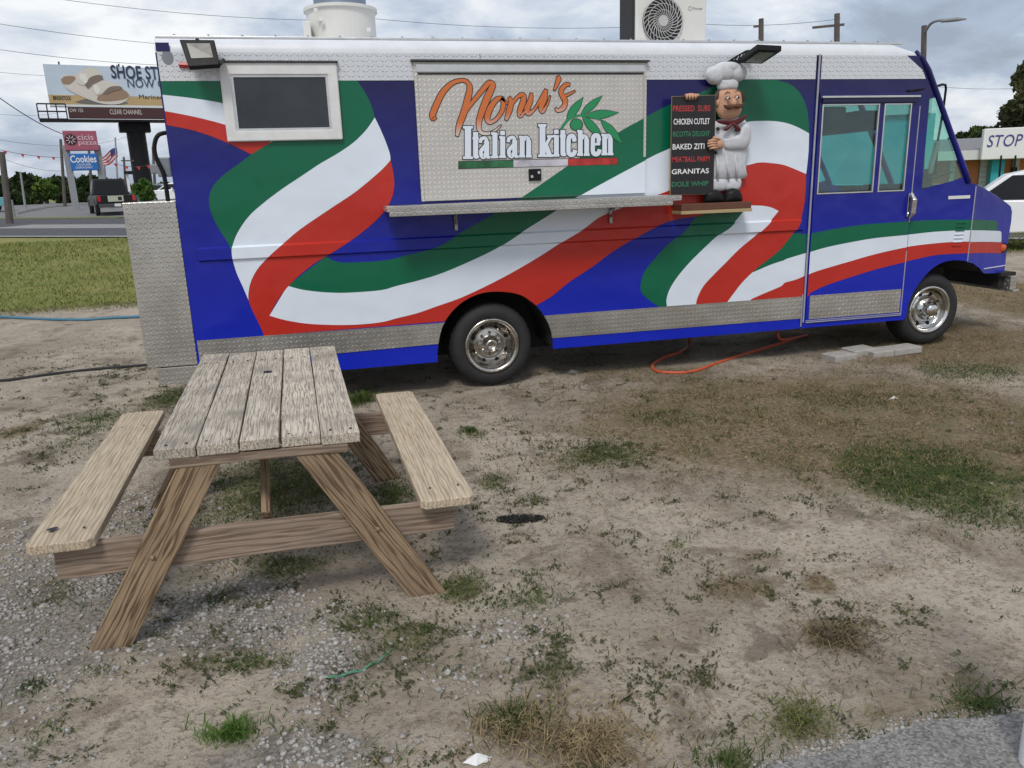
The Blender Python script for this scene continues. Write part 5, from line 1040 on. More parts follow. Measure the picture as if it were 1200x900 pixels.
def gravel_mat():
    m = foliage('grey_gravel', (.13, .125, .12), (.48, .445, .405), 0.0, 70); return m
stones('gravel', x, y, np.clip(s, .004, .022), gravel_mat(), 'loose grey gravel spread over the sand by the picnic table')
n = 4000; x = RNG.uniform(-4, 6.5, n); y = RNG.uniform(-5.3, 2, n); stones('pebbles', x, y, np.clip(np.exp(RNG.normal(math.log(.005), .4, n)), .002, .014), foliage('pale_pebble', (.20, .18, .16), (.45, .42, .38), 0, 40), 'small pebbles strewn thinly over the sand')
# distinct tufts
def tuft(px, py, r, h, n, mt, label, name, lean=(.3, 1.4)):
    c = gp(px, py); a = RNG.uniform(0, 2*np.pi, n); q = np.abs(RNG.normal(0, .62, n))*r*(.65+.7*vnoise(np.cos(a)*1.7+px, np.sin(a)*1.7+py, 1.)); x = c[0]+q*np.cos(a)*1.25; y = c[1]+q*np.sin(a)*.9
    o = blades_obj(name, x, y, RNG.uniform(.4, 1, n)*h, RNG.uniform(.003, .006, n), RNG.uniform(*lean, n), mt, label, 'grass tuft', kind='stuff'); return o
tuft(272, 856, .07, .075, 300, foliage('fresh_blades', (.06, .12, .02), (.14, .24, .05), .3, 12), 'fresh bright green grass tuft standing in the gravel', 'grass_tuft')
tuft(690, 878, .22, .065, 800, DRM, 'large straw coloured grass tuft near the bottom edge of the lot', 'grass_tuft', (.8, 2.8))
tuft(604, 855, .14, .08, 420, DRM, 'smaller straw and green tuft left of the large straw tuft', 'grass_tuft', (.5, 2.)); tuft(600, 850, .09, .09, 220, GRM, 'thin green blades growing inside the smaller straw tuft', 'grass_tuft')
tuft(935, 842, .15, .065, 300, foliage('yellow_green_blades', (.10, .12, .035), (.22, .22, .08), .3, 12), 'leaning yellow green grass tuft beside the pavement corner', 'grass_tuft', (.8, 2.2))
tuft(424, 470, .14, .13, 360, GRM, 'tall green grass tuft behind the table near the truck', 'grass_tuft'); tuft(855, 890, .13, .045, 260, GRM, 'dark green low tuft at the bottom edge left of the pavement', 'grass_tuft')
tuft(1150, 824, .20, .045, 300, GRM, 'low green tuft along the far edge of the pavement', 'grass_tuft', (.8, 2.)); tuft(985, 745, .17, .05, 360, foliage('brown_blades', (.06, .045, .03), (.20, .16, .09), .1, 20), 'flattened brown dead tuft in the middle of the sand', 'grass_tuft', (1.4, 3.2)); tuft(550, 505, .06, .06, 160, GRM, 'tiny green tuft on bare sand right of the bench end', 'grass_tuft')
# dark patch with ash
c = gp(610, 606); n = 900; a = RNG.uniform(0, 2*np.pi, n); q = np.sqrt(RNG.random(n)); x = c[0]+(q*np.cos(a))*.13; y = c[1]+q*np.sin(a)*.055-(q*np.cos(a))*.02
leaves('burnt_ash', x, y, RNG.uniform(.004, .010, n), mat('black_ash', (.012, .011, .010), .95), 'small black burnt patch on the sand beside the bench', 'ash', .3, .003)
# ---- pavement in the corner
pv = [gp(*p) for p in ((905, 908), (935, 898), (970, 889), (1010, 878), (1050, 868), (1085, 856), (1120, 851), (1160, 845), (1200, 841), (1260, 836))]; pv = cr([tuple(p) for p in pv], 6)
pv = [(p[0], p[1]+.03*(float(vnoise(p[0], p[1], 9))-.5)) for p in pv]; far_ = [(pv[-1][0]+2.5, pv[-1][1]+.3), (pv[-1][0]+2.5, -9), (pv[0][0]-.3, -9)]
def asph(name, col, sp):
    m = mat(name, col, .9, var=.25, vscale=3, bump=.6, bscale=160); nt = m.node_tree; N = nt.nodes; L = nt.links; b = N['Principled BSDF']; tc = N.new('ShaderNodeNewGeometry'); vo = N.new('ShaderNodeTexVoronoi'); vo.inputs['Scale'].default_value = sp; L.new(tc.outputs['Position'], vo.inputs[0])
    src = b.inputs['Base Color'].links[0].from_socket; mx = N.new('ShaderNodeMix'); mx.data_type = 'RGBA'; mx.blend_type = 'MULTIPLY'; mx.inputs[0].default_value = .8; cr_ = N.new('ShaderNodeMapRange'); sc_ = N.new('ShaderNodeSeparateColor'); L.new(vo.outputs['Color'], sc_.inputs[0]); L.new(sc_.outputs[0], cr_.inputs[0]); cr_.inputs[3].default_value = .5; cr_.inputs[4].default_value = 1.7
    L.new(src, mx.inputs[6]); L.new(cr_.outputs[0], mx.inputs[7]); L.new(mx.outputs[2], b.inputs['Base Color']); return m
ASPH = asph('coarse_asphalt', (.195, .185, .175), 125.)
lp = dedupe(pv+far_); tri = tessellate_polygon([[Vector((p[0], p[1], 0)) for p in lp]])
m = MB(); m.add([(p[0], p[1], float(ter(*p, False))+.028) for p in lp]+[(p[0], p[1], -.06) for p in lp], [tuple(t) for t in tri]+[(i, (i+1) % len(lp), len(lp)+(i+1) % len(lp), len(lp)+i) for i in range(len(lp))]); tag(m.build('pavement', ASPH), kind='structure')
n = 2600; t = RNG.integers(0, len(pv), n); x = np.array([pv[i][0] for i in t])+RNG.normal(0, .03, n); y = np.array([pv[i][1] for i in t])+RNG.normal(.015, .03, n); stones('pavement_crumbs', x, y, np.clip(np.exp(RNG.normal(math.log(.006), .4, n)), .002, .014), gravel_mat(), 'crumbled asphalt chips along the broken pavement edge')
# white post at the edge of the view
c = gp(1215, 985); m = MB(); m.lathe([(.052, -.05), (.052, .9), (.045, .96), (.02, .985), (.0001, .99)], 20, (0, 0, 0), 'Z'); o = m.build('white_post', mat('white_plastic', (.75, .76, .77), .35, coat=.2), smooth=True); tag(o, 'white plastic marker post at the right edge by the pavement', 'post'); q = gp(1190, 895)
qd = (q-CO[:2])/np.linalg.norm(q-CO[:2]); rt = np.array([qd[1], -qd[0]]); q = q+rt*.055; o.location = (q[0], q[1], float(ter(*q, False)))
# ---- concrete pavers by the cab door
CM2 = CONC
for i, (px, py, L, w, lab, dz, rz) in enumerate(((983, 421, .34, .19, 'pale concrete paver nearest the camera end of the row by the cab', 0, .12), (1006, 415.5, .34, .19, 'second pale concrete paver in the row below the cab door', .01, .05), (1030, 416, .34, .19, 'third pale concrete paver in the row below the cab door', .0, -.02), (1056, 414, .40, .19, 'rightmost pale concrete paver in the row beside the front wheel', .012, .03))):
    c = gp(px, py); m = MB(); m.box((0, 0, .035), (L*.78, w*1.05, .065)); o = m.build('paver', CM2, bevel=.008); o.location = (c[0], c[1], dz-.01); o.rotation_euler = (random.uniform(-.03, .03), random.uniform(-.04, .04), rz); tag(o, lab, 'paver', 'concrete pavers below the cab door')
# ---- cords and hoses
def cord(name, pxs, r, mt, label, cat, h=.0, ends=()):
    pts = []
    for i, p in enumerate(pxs):
        if len(p) == 3: d = p; pts.append(d)
        else: g_ = gp(*p); pts.append((g_[0], g_[1], float(ter(g_[0], g_[1]))+r*.8))
    P = cr(pts, 8); o = MB().tube(P, r, 8).build(name, mt, smooth=True); return tag(o, label, cat)
g0 = S(812, 396, .3)
cord('extension_cord', [(g0[0], .45, .30), (808, 404), (797, 413), (778, 420), (765, 429), (768, 435.5), (785, 438), (812, 436), (845, 425), (880, 413), (915, 403), (945, 394), (3.05, .4, .12), (3.1, .5, .32)], .014, mat('orange_rubber', (.55, .09, .03), .5, var=.15), 'orange extension cord looping out from under the truck', 'cord')
cord('blue_hose', [(-40, 373), (20, 375), (60, 377), (100, 377), (130, 375), (165, 374)], .022, mat('blue_hose_rubber', (.05, .16, .24), .5), 'faded blue hose lying along the lawn edge behind the truck', 'hose')
cord('black_hose', [(-40, 449), (10, 445), (60, 439), (110, 434), (150, 431), (190, 428), (240, 425)], .016, RUBBER, 'black hose running across the sand to the truck tail', 'hose')
rb = [gp(*p) for p in ((383, 793), (400, 789), (420, 784), (436, 776), (448, 770), (458, 760))]; rb = cr([tuple(p) for p in rb], 5); m = MB(); vs = []
for i, p in enumerate(rb): z = float(ter(*p))+.006+.004*math.sin(i); vs += [(p[0], p[1]-.005, z), (p[0], p[1]+.005, z+.004)]
m.add(vs, [(i*2, i*2+1, i*2+3, i*2+2) for i in range(len(rb)-1)]); tag(m.build('green_strap', mat('green_strap', (.06, .19, .12), .6)), 'thin torn green plastic strap lying on the sand', 'strap')
for k, (px, py, rx, ry, lab) in enumerate(((560, 895, .05, .03, 'white crumpled scrap of litter at the bottom edge'), (670, 437, .09, .05, 'whitish crushed rubble just right of the rear wheel'), (1047, 468, .05, .006, 'thin white curved twig on the dry grass'))):
    c = gp(px, py); m = MB(); N_ = 14; vs = [(rx*math.cos(a)*random.uniform(.6, 1), ry*math.sin(a)*random.uniform(.6, 1), .004) for a in np.linspace(0, 2*np.pi, N_, endpoint=False)]+[(0, 0, .03)]
    o = m.add(vs, [(i, (i+1) % N_, N_) for i in range(N_)]+[tuple(range(N_))]).build('litter', CONC if k == 1 else FRAMEW); o.location = (c[0], c[1], float(ter(*c))); tag(o, lab, 'litter')
# ------------------------------------------------------------------ road, kerb and lots beyond
RO = np.array([-13.0, 26.3]); RD = np.array([.857, -.515]); RN = np.array([.515, .857])
def road_sheet(name, t0, t1, s0, s1, dz, mt, kind='structure', nt=90, ns=8, thick=0.0):
    T, Sg = np.meshgrid(np.linspace(t0, t1, nt), np.linspace(s0, s1, ns)); Xr = RO[0]+RD[0]*T+RN[0]*Sg; Yr = RO[1]+RD[1]*T+RN[1]*Sg; Zr = ter(Xr, Yr, False)+dz
    if thick:
        Zr[0] -= thick; Zr[-1] -= thick; Zr[:, 0] -= thick; Zr[:, -1] -= thick
    me = grid_mesh(name, Xr, Yr, Zr, (Xr*0, Xr*0, Xr*0)); me.polygons.foreach_set('use_smooth', [False]*len(me.polygons)); o = link(name, me, mt); return tag(o, kind=kind) if kind else o
def rpt(t, s): q = RO+RD*t+RN*s; return (q[0], q[1], float(ter(q[0], q[1], False)))
road_sheet('road', -70, 110, -.6, 9.6, .03, asph('road_asphalt', (.062, .064, .070), 30.))
road_sheet('concrete_apron', -4.5, 6.5, 3.2, 5.4, .038, mat('worn_concrete', (.24, .235, .23), .9, var=.15, vscale=2), nt=12, ns=4)
road_sheet('edge_line', -70, 110, -.35, -.2, .034, mat('white_road_paint', (.62, .61, .58), .8, var=.2), nt=60, ns=3)
road_sheet('parking_lot', -60, 30, 10.8, 48, .03, mat('pale_asphalt', (.17, .168, .17), .9, var=.15, vscale=.6), nt=40, ns=24)
YEL = mat('yellow_kerb_paint', (.42, .27, .04), .8, var=.3, vscale=3)
for i in range(8):
    t = -3.6+i*2.9; m = MB(); a = rpt(t, 10.2); b_ = rpt(t+2.8, 10.2); m.box(((a[0]+b_[0])/2, (a[1]+b_[1])/2, (a[2]+b_[2])/2+.08), (2.78, .4, .36), Matrix.Rotation(math.atan2(RD[1], RD[0]), 3, 'Z'))
    if i < 7: tag(m.build('kerb', YEL, bevel=.03), ('first', 'second', 'third', 'fourth', 'fifth', 'sixth', 'seventh')[i]+' yellow painted kerb length from the left along the far side of the road', 'kerb', 'yellow kerbs across the road')
LK = mat('grey_kerb', (.30, .29, .27), .9, var=.2); road_sheet('grass_verge', -34, -3.9, 9.7, 10.7, .035, LWM, nt=20, ns=3)
# kerbed island curving back to the pylon sign
isl = [gnd(*p) for p in ((18, 252), (34, 248), (55, 244), (80, 241.5), (100, 240))]; m = MB(); m.tube([(p[0], p[1], p[2]+.06) for p in isl], .14, 6); tag(m.build('island_kerb', LK), 'long grey kerb curving round the grass island by the pylon sign', 'kerb')

# ------------------------------------------------------------------ cars
def car(name, label, loc, yaw, L, W, Hh, paint, kind='sedan', group=None):
    r = empty(name, label, 'pickup truck' if kind == 'pickup' else 'car', loc, yaw, group)
    if kind == 'pickup': lo = [(-.5, .55), (-.5, 1.02), (-.03, 1.04), (-.02, 1.06), (.20, 1.08), (.22, 1.08), (.46, .98), (.5, .80), (.5, .5)]; cab = [(-.04, 1.06), (.0, Hh), (.14, Hh), (.235, 1.08)]
    elif kind == 'suv': lo = [(-.5, .45), (-.5, .95), (-.48, 1.02), (.22, 1.02), (.42, .90), (.49, .78), (.5, .45)]; cab = [(-.49, 1.0), (-.43, Hh-.04), (-.3, Hh), (.02, Hh-.02), (.10, Hh-.10), (.24, 1.02)]
    else: lo = [(-.5, .4), (-.5, .82), (-.47, .92), (-.2, .95), (.2, .93), (.42, .82), (.49, .68), (.5, .4)]; cab = [(-.38, .92), (-.24, Hh), (.02, Hh), (.22, .92)]
    g = .28 if kind != 'pickup' else .42
    def loft(pr, hw0, hw1, z0, z1, nm, mt, par, closed_z=None):
        m = MB(); n = len(pr); hw = lambda z: hw0+(hw1-hw0)*min(1, max(0, (z-z0)/(z1-z0)))
        vs = [(x*L, -hw(z), z) for x, z in pr]+[(x*L, -hw(z)*.86, z+(.02 if z > z0+.2 else 0)) for x, z in pr]+[(x*L, hw(z)*.86, z+(.02 if z > z0+.2 else 0)) for x, z in pr]+[(x*L, hw(z), z) for x, z in pr]
        fs = [(k*n+i, k*n+(i+1) % n, (k+1)*n+(i+1) % n, (k+1)*n+i) for k in range(3) for i in range(n)]+[tuple(range(n)), tuple(range(3*n, 4*n))]
        return m.add(vs, fs).build(nm, mt, par, bevel=.03, smooth=False)
    body = loft([(a, max(b_, g)) for a, b_ in lo[:1]]+lo[1:-1]+[(lo[-1][0], g)], W/2, W/2*.94, .5, 1.1, 'body', paint, r)
    c = loft(cab, W/2*.93, W/2*.76, cab[0][1], Hh, 'cabin', paint, r)
    zb0 = cab[0][1]+.03; zt0 = Hh-.10; hwf = lambda z: W/2*(.93+(.76-.93)*min(1, (z-cab[0][1])/(Hh-cab[0][1])))
    GL = CARGL
    def edge(z, left):
        ps = cab if left else cab[::-1]
        zz = [p[1] for p in cab[:len(cab)//2]] if left else [p[1] for p in cab[len(cab)//2:]][::-1]; xx = [p[0] for p in cab[:len(cab)//2]] if left else [p[0] for p in cab[len(cab)//2:]][::-1]
        return float(np.interp(z, zz, xx))*L
    xm = [(edge(zb0, True)+.12, edge(zt0, True)+.10), (0, 0), (edge(zb0, False)-.12, edge(zt0, False)-.10)]
    mid = (xm[0][1]+xm[2][1])/2
    for s in (-1, 1):
        for (a0, a1, b0, b1) in ((xm[0][0], xm[0][1], mid-.05, mid-.04), (mid+.05, mid+.04, xm[2][0], xm[2][1])):
            m = MB(); m.add([(a0, s*(hwf(zb0)+.006), zb0), (b0, s*(hwf(zb0)+.006), zb0), (b1, s*(hwf(zt0)+.006), zt0), (a1, s*(hwf(zt0)+.006), zt0)], [(0, 1, 2, 3)]); m.build('side_window', GL, c)
    for left, nm in ((True, 'rear_window'), (False, 'windscreen')):
        x0, x1 = edge(zb0, left), edge(zt0, left); dx = -.012 if left else .012
        m = MB(); m.add([(x0+dx, -hwf(zb0)*.86, zb0), (x0+dx, hwf(zb0)*.86, zb0), (x1+dx, hwf(zt0)*.86, zt0), (x1+dx, -hwf(zt0)*.86, zt0)], [(0, 1, 2, 3)]); m.build(nm, GL, c)
    wr = .33 if kind != 'pickup' else .42
    for sx in (-.31, .32):
        for s in (-1, 1):
            m = MB(); m.lathe([(.0001, -.11), (wr*.6, -.11), (wr*.95, -.1), (wr, -.06), (wr, .1), (.0001, .11)], 22, (sx*L, s*(W/2-.10), wr)); w = m.build('wheel', RUBBER, r)
            m = MB(); m.lathe([(.0001, -.012), (wr*.6, -.012), (wr*.62, 0)], 16, (sx*L, s*(W/2-.10)-(.105 if s < 0 else -.125), wr)); m.build('rim', STEEL, w)
    for s in (-1, 1):
        m = MB(); m.box((-.5*L-.004, s*(W/2-.16), .86 if kind != 'sedan' else .74), (.04, .16, .30 if kind == 'pickup' else .14)); m.build('tail_light', mat('red_lens', (.40, .01, .015), .3, coat=.4), r, bevel=.01)
        m = MB(); m.box((.485*L, s*(W/2-.2), .72), (.05, .24, .13)); m.build('headlight', FRAMEW, r, bevel=.01)
        m = MB(); m.box((mid+.16*L, s*(W/2+.06), cab[0][1]+.08), (.12, .14, .12)); m.build('wing_mirror', paint, r, bevel=.02)
    m = MB(); m.box((-.5*L-.03, 0, .5), (.12, W*.9, .18)); m.box((.5*L, 0, .45), (.1, W*.9, .18)); m.build('bumper', DARK if kind != 'pickup' else mat('bumper_dark', (.06, .06, .06), .4), r, bevel=.02)
    return r
DK = mat('dark_car_paint', (.010, .009, .010), .4, spec=.3, coat=.15); WC = mat('white_car_paint', (.72, .73, .74), .3, coat=.6); TC = mat('teal_car_paint', (.05, .09, .11), .3, coat=.6)
def face(px, py):
    g_ = gnd(px, py); d = np.array(g_[:2])-CO[:2]; return g_, math.atan2(d[1], d[0])
g_, a = face(133, 251); pk = car('pickup_truck', 'dark pickup truck seen from behind, parked past the yellow kerb', g_, a+.10, 5.4, 2.0, 1.90, DK, 'pickup')
m = MB(); m.box((-2.71, .05, .85), (.02, .75, .30)); m.build('tailgate_sticker', mat('pale_sticker', (.42, .45, .36), .6), pk); m = MB(); m.box((-2.722, -.15, .85), (.006, .18, .18)); m.build('sticker_figure', BLACKP, pk); m = MB(); m.box((-2.81, .0, .52), (.01, .32, .15)); m.build('number_plate', FRAMEW, pk)
g_, a = face(174, 240); car('parked_car', 'teal grey sedan parked behind the round green tree', g_, a+1.35, 4.5, 1.8, 1.42, TC)
g_, a = face(208, 239); car('parked_car', 'white hatchback parked beside the tail of the food truck', g_, a+1.3, 4.3, 1.8, 1.5, WC, 'suv')
g_, a = face(-34, 250); car('parked_car', 'teal and white car at the far left edge beyond the road', g_, a+1.5, 4.4, 1.8, 1.45, mat('aqua_car_paint', (.10, .30, .34), .3, coat=.5))
pc = Plane(1190, 20.3); q = pc.o+pc.u*.25; car('parked_car', 'white car standing on the road in front of the orange shop building', (q[0], q[1], float(ter(q[0], q[1], False))+.03), pc.yaw+math.pi+.06, 4.6, 1.85, 1.62, WC, 'suv')

# ------------------------------------------------------------------ flat sign helper
def pl_empty(P, name, label, cat): return empty(name, label, cat, (P.o[0], P.o[1], P.z0), P.yaw)
def pbox(P, name, a, c, y0, y1, mt, par, bevel=0):
    p, q = P.pt(*a), P.pt(*c); m = MB(); m.box2((p[0], y0, min(p[1], q[1])), (q[0], y1, max(p[1], q[1]))); return m.build(name, mt, par, bevel=bevel)
def ptext(P, name, s, x0, y0, x1, y1, y, mt, par, bold=0.0, shear=0.0):
    a, c = P.pt(x0, y1), P.pt(x1, y0); return text(name, s, a[0], c[0], a[1], c[1], y, mt, par, bold, shear)
# ---- billboard
P = Plane(150, 78, .05); bb = pl_empty(P, 'billboard', 'large roadside billboard with a pair of beige sandals above the pizza sign', 'billboard')
u0, z0 = P.pt(61, 125); u1 = u0+15.5; z1 = P.pt(53, 75)[1]; u0 -= .15
m = MB(); m.box2((u0, 0, z0), (u1, .5, z1)); m.build('panel', mat('billboard_sky_print', (.52, .60, .68), .6, var=.12, vscale=.25), bb)
fx = lambda px, py: P.pt(px, py)
m = MB(); zt_ = fx(60, 111)[1]; zbm = fx(60, 122)[1]; m.box2((u0+.02, -.03, zbm), (u1-.02, 0, zt_)); m.build('tan_strip', mat('tan_print', (.48, .34, .16), .6, var=.1, vscale=.5), bb)
m = MB(); m.box2((u0+.02, -.03, z0+.02), (u1-.02, 0, zbm-.005)); m.build('white_strip', mat('billboard_white', (.66, .67, .66), .6), bb)
NAVY = mat('navy_print', (.02, .035, .09), .6)
ptext(P, 'headline', 'SHOE STATION', 131, 79.5, 226, 92, -.05, NAVY, bb, bold=.02); ptext(P, 'subline', 'NOW OPEN', 150, 94, 214, 102.5, -.05, NAVY, bb)
ptext(P, 'strip_text', 'BIRKENSTOCK', 62.5, 112.8, 83, 117.2, -.05, BLACKP, bb, bold=.02); ptext(P, 'strip_text', 'Mariner Square', 163.5, 111.8, 216, 117.5, -.05, BLACKP, bb)
def pr_(name, pts, y, mt): return plate(name, [cr(P.pts([(x/4, yy/4) for x, yy in pts]+[(pts[0][0]/4, pts[0][1]/4)]), 4)[:-1]], y, .02, mt, bb)
SOLE = mat('cork_print', (.30, .20, .13), .7); STRAP = mat('beige_strap_print', (.62, .57, .50), .6); SHD = mat('sandal_shade_print', (.20, .15, .12), .7)
pr_('sandal_shadow', [(350, 478), (420, 462), (520, 478), (600, 480), (560, 492), (400, 488)], -.02-.02, mat('print_shadow', (.16, .14, .13), .7))
pr_('sandal_sole', [(285, 375), (300, 358), (350, 355), (440, 395), (560, 420), (604, 440), (598, 466), (555, 488), (480, 486), (400, 460), (320, 420)], -.06, STRAP)
pr_('footbed', [(286, 372), (305, 358), (345, 358), (352, 372), (325, 395), (296, 392)], -.08, SOLE); pr_('footbed', [(455, 460), (490, 425), (560, 415), (602, 440), (590, 462), (520, 474), (462, 472)], -.08, SOLE)
pr_('strap', [(355, 350), (400, 322), (440, 320), (475, 348), (470, 372), (430, 365), (395, 400), (360, 385)], -.10, STRAP); pr_('strap', [(430, 395), (480, 378), (540, 390), (570, 420), (520, 415), (480, 440), (450, 445)], -.10, STRAP)
pr_('strap_gap', [(398, 398), (425, 362), (470, 352), (478, 375), (430, 400), (412, 415)], -.11, SHD); pr_('strap_gap', [(480, 438), (515, 408), (560, 405), (572, 418), (530, 428), (500, 442)], -.11, SHD); pr_('buckle', [(378, 345), (400, 350), (412, 375), (398, 392), (372, 365)], -.12, mat('buckle_print', (.72, .70, .64), .5)); pr_('buckle', [(445, 400), (462, 408), (470, 430), (455, 442), (438, 420)], -.12, MATS['buckle_print'])
pbox(P, 'apron_panel', (79, 126), (246, 140), -.1, .3, mat('maroon_panel', (.06, .018, .02), .6), bb); ptext(P, 'owner_text', 'CLEAR CHANNEL', 129, 128.8, 166, 134, -.13, STRAP, bb); ptext(P, 'number_text', 'OW 155', 82, 127.5, 97, 131.5, -.13, STRAP, bb)
m = MB(); zc0, zc1 = P.pt(60, 140.5)[1], P.pt(60, 123)[1]; x0 = P.pt(46, 138)[0]; x1_ = P.pt(79, 138)[0]
for z in (zc0, (zc0+zc1)/2, zc1): m.tube([(x0, -.9, z), (x1_, -.9, z)], .06, 5)
for x in np.linspace(x0, x1_, 4): m.tube([(x, -.9, zc0), (x, -.9, zc1)], .05, 5)
m.box2((x0, -1.0, zc0-.15), (u1, .6, zc0)); 
o = m.build('catwalk', DARK, bb); tag(o, kind='stuff')
xp, _ = P.pt(164, 180); m = MB(); m.tube([(xp, 1.2, -.2), (xp, 1.2, zc0)], .78, 20); m.build('column', DARK, bb, smooth=False); m = MB(); m.box2((xp-1.3, .4, zc0-.9), (xp+1.2, 2, zc0-.15)); m.build('column_head', DARK, bb)
for x in (69, 139): q = P.pt(x, 74.2); m = MB(); m.box2((q[0]-.06, .1, z1), (q[0]+.06, .2, z1+.25)); m.build('panel_lug', DARK, bb)
# ---- pylon sign
P = Plane(96, 58); py_ = pl_empty(P, 'pylon_sign', 'tall shop pylon with a dusty pink panel above a bright blue panel', 'sign')
PG = mat('grey_post', (.26, .27, .28), .7, var=.15)
for x in (82.5, 119): q = P.pt(x, 205); m = MB(); m.box2((q[0]-.2, .0, -.2), (q[0]+.2, .4, P.pt(x, 170)[1])); m.build('post', PG, py_, bevel=.02)
PK = mat('pink_panel', (.34, .085, .13), .6, var=.12, vscale=.6); pbox(P, 'top_panel', (72.8, 153.5), (116, 176.3), -.25, .45, PK, py_, .03); BP = mat('bright_blue_panel', (.012, .14, .46), .5, var=.06, vscale=.8); pbox(P, 'lower_panel', (80.5, 180.3), (116, 199.3), -.2, .4, BP, py_, .03)
PT = mat('pale_pink_print', (.62, .42, .46), .6); ptext(P, 'top_text', 'cicis', 91, 158, 109, 164.3, -.27, PT, py_, .015); ptext(P, 'top_text', 'pizza', 92.5, 164.6, 113, 171.6, -.27, PT, py_, .015); ptext(P, 'lower_text', 'Cookies', 83, 182, 112, 191, -.22, WC, py_, .02); ptext(P, 'lower_text', 'CANNABIS', 90, 191.6, 106.5, 194.4, -.22, WC, py_); ptext(P, 'lower_text', 'DISPENSARY', 89, 195, 108.5, 197.8, -.22, WC, py_)
c = P.pt(83, 164); R_ = P.pt(90, 164)[0]-c[0]; m = MB(); m.lathe([(.0001, -.02), (R_, -.02), (R_, .0)], 24, (c[0], -.255, c[1])); lg = m.build('round_emblem', BLACKP, py_)
for k in range(8): a = k*math.pi/4+.2; m = MB(); m.box((c[0]+math.cos(a)*R_*.55, -.285, c[1]+math.sin(a)*R_*.55), (R_*.55, .01, R_*.14), Matrix.Rotation(-a, 3, 'Y')); m.build('emblem_slice', PT, lg)

# ------------------------------------------------------------------ poles, flags and wires
WP = mat('grey_wood_pole', (.10, .085, .075), .85, var=.3, vscale=4)
def pole(px, ytop, ybase, depth, r, label, name='utility_pole', mt=WP, cross=()):
    P = Plane(px, depth); e = P.pt(px, ytop)
    o = empty(name, label, 'pole', (P.o[0], P.o[1], P.z0), P.yaw); m = MB(); m.tube([(0, 0, -.3), (e[0], 0, e[1])], [r*1.15, r*.85], 10); m.build('shaft', mt, o)
    for k, (dz, L) in enumerate(cross): m = MB(); m.box((e[0]+L*.25, 0, e[1]-dz), (abs(L), .1, .1)); m.build('cross_arm', mt, o)
    return o, P, e
pole(2, 178, 245, 44, .15, 'stout wooden pole at the left edge beyond the road'); pole(24, 202, 238, 60, .07, 'thin grey lamp pole in front of the trees at left', mt=PG); o, P, e = pole(71, 163, 236, 66, .11, 'leaning dark pole just behind the left leg of the pylon sign')
pole(104, 172, 238, 70, .11, 'dark pole seen between the legs of the pylon sign'); pole(179, 172, 225, 70, .11, 'dark pole right of the billboard column'); pole(145, 184, 215, 75, .10, 'short dark pole between the flag and the billboard column', cross=((.3, 1.0),)); pole(122, 185, 225, 80, .06, 'thin pale pole left of the flag pole', mt=PG)
fo, P, e = pole(135, 161, 225, 72, .07, 'slender grey flag pole behind the pickup truck', 'flag_pole', PG)
# flag
def flagpt(u, v): return (-1.15*u+e[0], .15*math.sin(u*6)*u, e[1]-.8-.5*v-.6*u+.12*math.sin(u*5+v))
FR = mat('flag_red', (.42, .03, .035), .7); FW = mat('flag_white', (.62, .62, .62), .7); FB = mat('flag_blue', (.03, .04, .16), .7)
fl = empty('flag', 'small striped flag with a dark blue corner hanging from the flag pole', 'flag', (P.o[0], P.o[1], P.z0), P.yaw)
for k in range(7):
    m = MB(); v0, v1 = k/7*1.6, (k+1)/7*1.6; st = .45 if k < 4 else 0
    us = np.linspace(st, 1, 9); vs = [flagpt(u, v0) for u in us]+[flagpt(u, v1) for u in us]; m.add(vs, [(i, i+1, 10+i, 9+i) for i in range(8)]); m.build('stripe', FR if k % 2 == 0 else FW, fl)
m = MB(); us = np.linspace(0, .45, 5); m.add([flagpt(u, 0) for u in us]+[flagpt(u, 4/7*1.6) for u in us], [(i, i+1, 6+i, 5+i) for i in range(4)]); m.build('canton', FB, fl)
pole(892, 22, 60, 46, .16, 'wooden pole rising behind the roof beside the condenser unit', cross=((.35, -.5), (1.1, -.4))); pole(981, 16, 60, 42, .15, 'wooden pole rising behind the truck roof above the cab door', cross=((.5, -1.4),))
sp_, P, e = pole(1083, 30, 60, 34, .11, 'street light pole rising behind the front of the truck roof', 'street_light', WP)
a = P.pt(1084, 38); m = MB(); m.tube(cr([(a[0], -.05, a[1]), P.pt(1090, 30)[:1]+(-.3,)+P.pt(1090, 30)[1:], P.pt(1098, 27)[:1]+(-.5,)+P.pt(1098, 27)[1:], P.pt(1112, 27)[:1]+(-.7,)+P.pt(1112, 27)[1:]], 5), .05, 8); m.build('lamp_arm', PG, sp_)
q = P.pt(1121, 27); m = MB(); m.tube([(q[0]-.5, -.7, q[1]), (q[0]-.28, -.7, q[1]+.02), (q[0], -.7, q[1]+.02), (q[0]+.28, -.7, q[1]-.01)], [.04, .07, .075, .02], 10); m.build('lamp_head', PG, sp_, smooth=True)
WM = mat('black_wire', (.02, .02, .022), .6)
def wire(pa, da, pb, db, sag, label, r=.012, flags=0):
    A_ = CO+ray(*pa)*da; B_ = CO+ray(*pb)*db; pts = []
    for s in np.linspace(0, 1, 26): p = A_*(1-s)+B_*s; p = p-np.array([0, 0, sag*4*s*(1-s)]); pts.append(tuple(p))
    o = MB().tube(pts, r, 5).build('overhead_wire', WM); tag(o, label, 'wire', 'overhead wires')
    if flags:
        for k in range(flags):
            s = (k+.5)/flags; p = pts[int(s*25)]; m = MB(); m.add([(-.11, 0, 0), (.11, 0, 0), (0, .03, -.22), (-.11, .02, 0), (.11, .02, 0)], [(0, 1, 2), (3, 4, 2), (0, 1, 4, 3)]); f = m.build('pennant', mat('red_pennant', (.60, .06, .05), .6), o); f.location = p
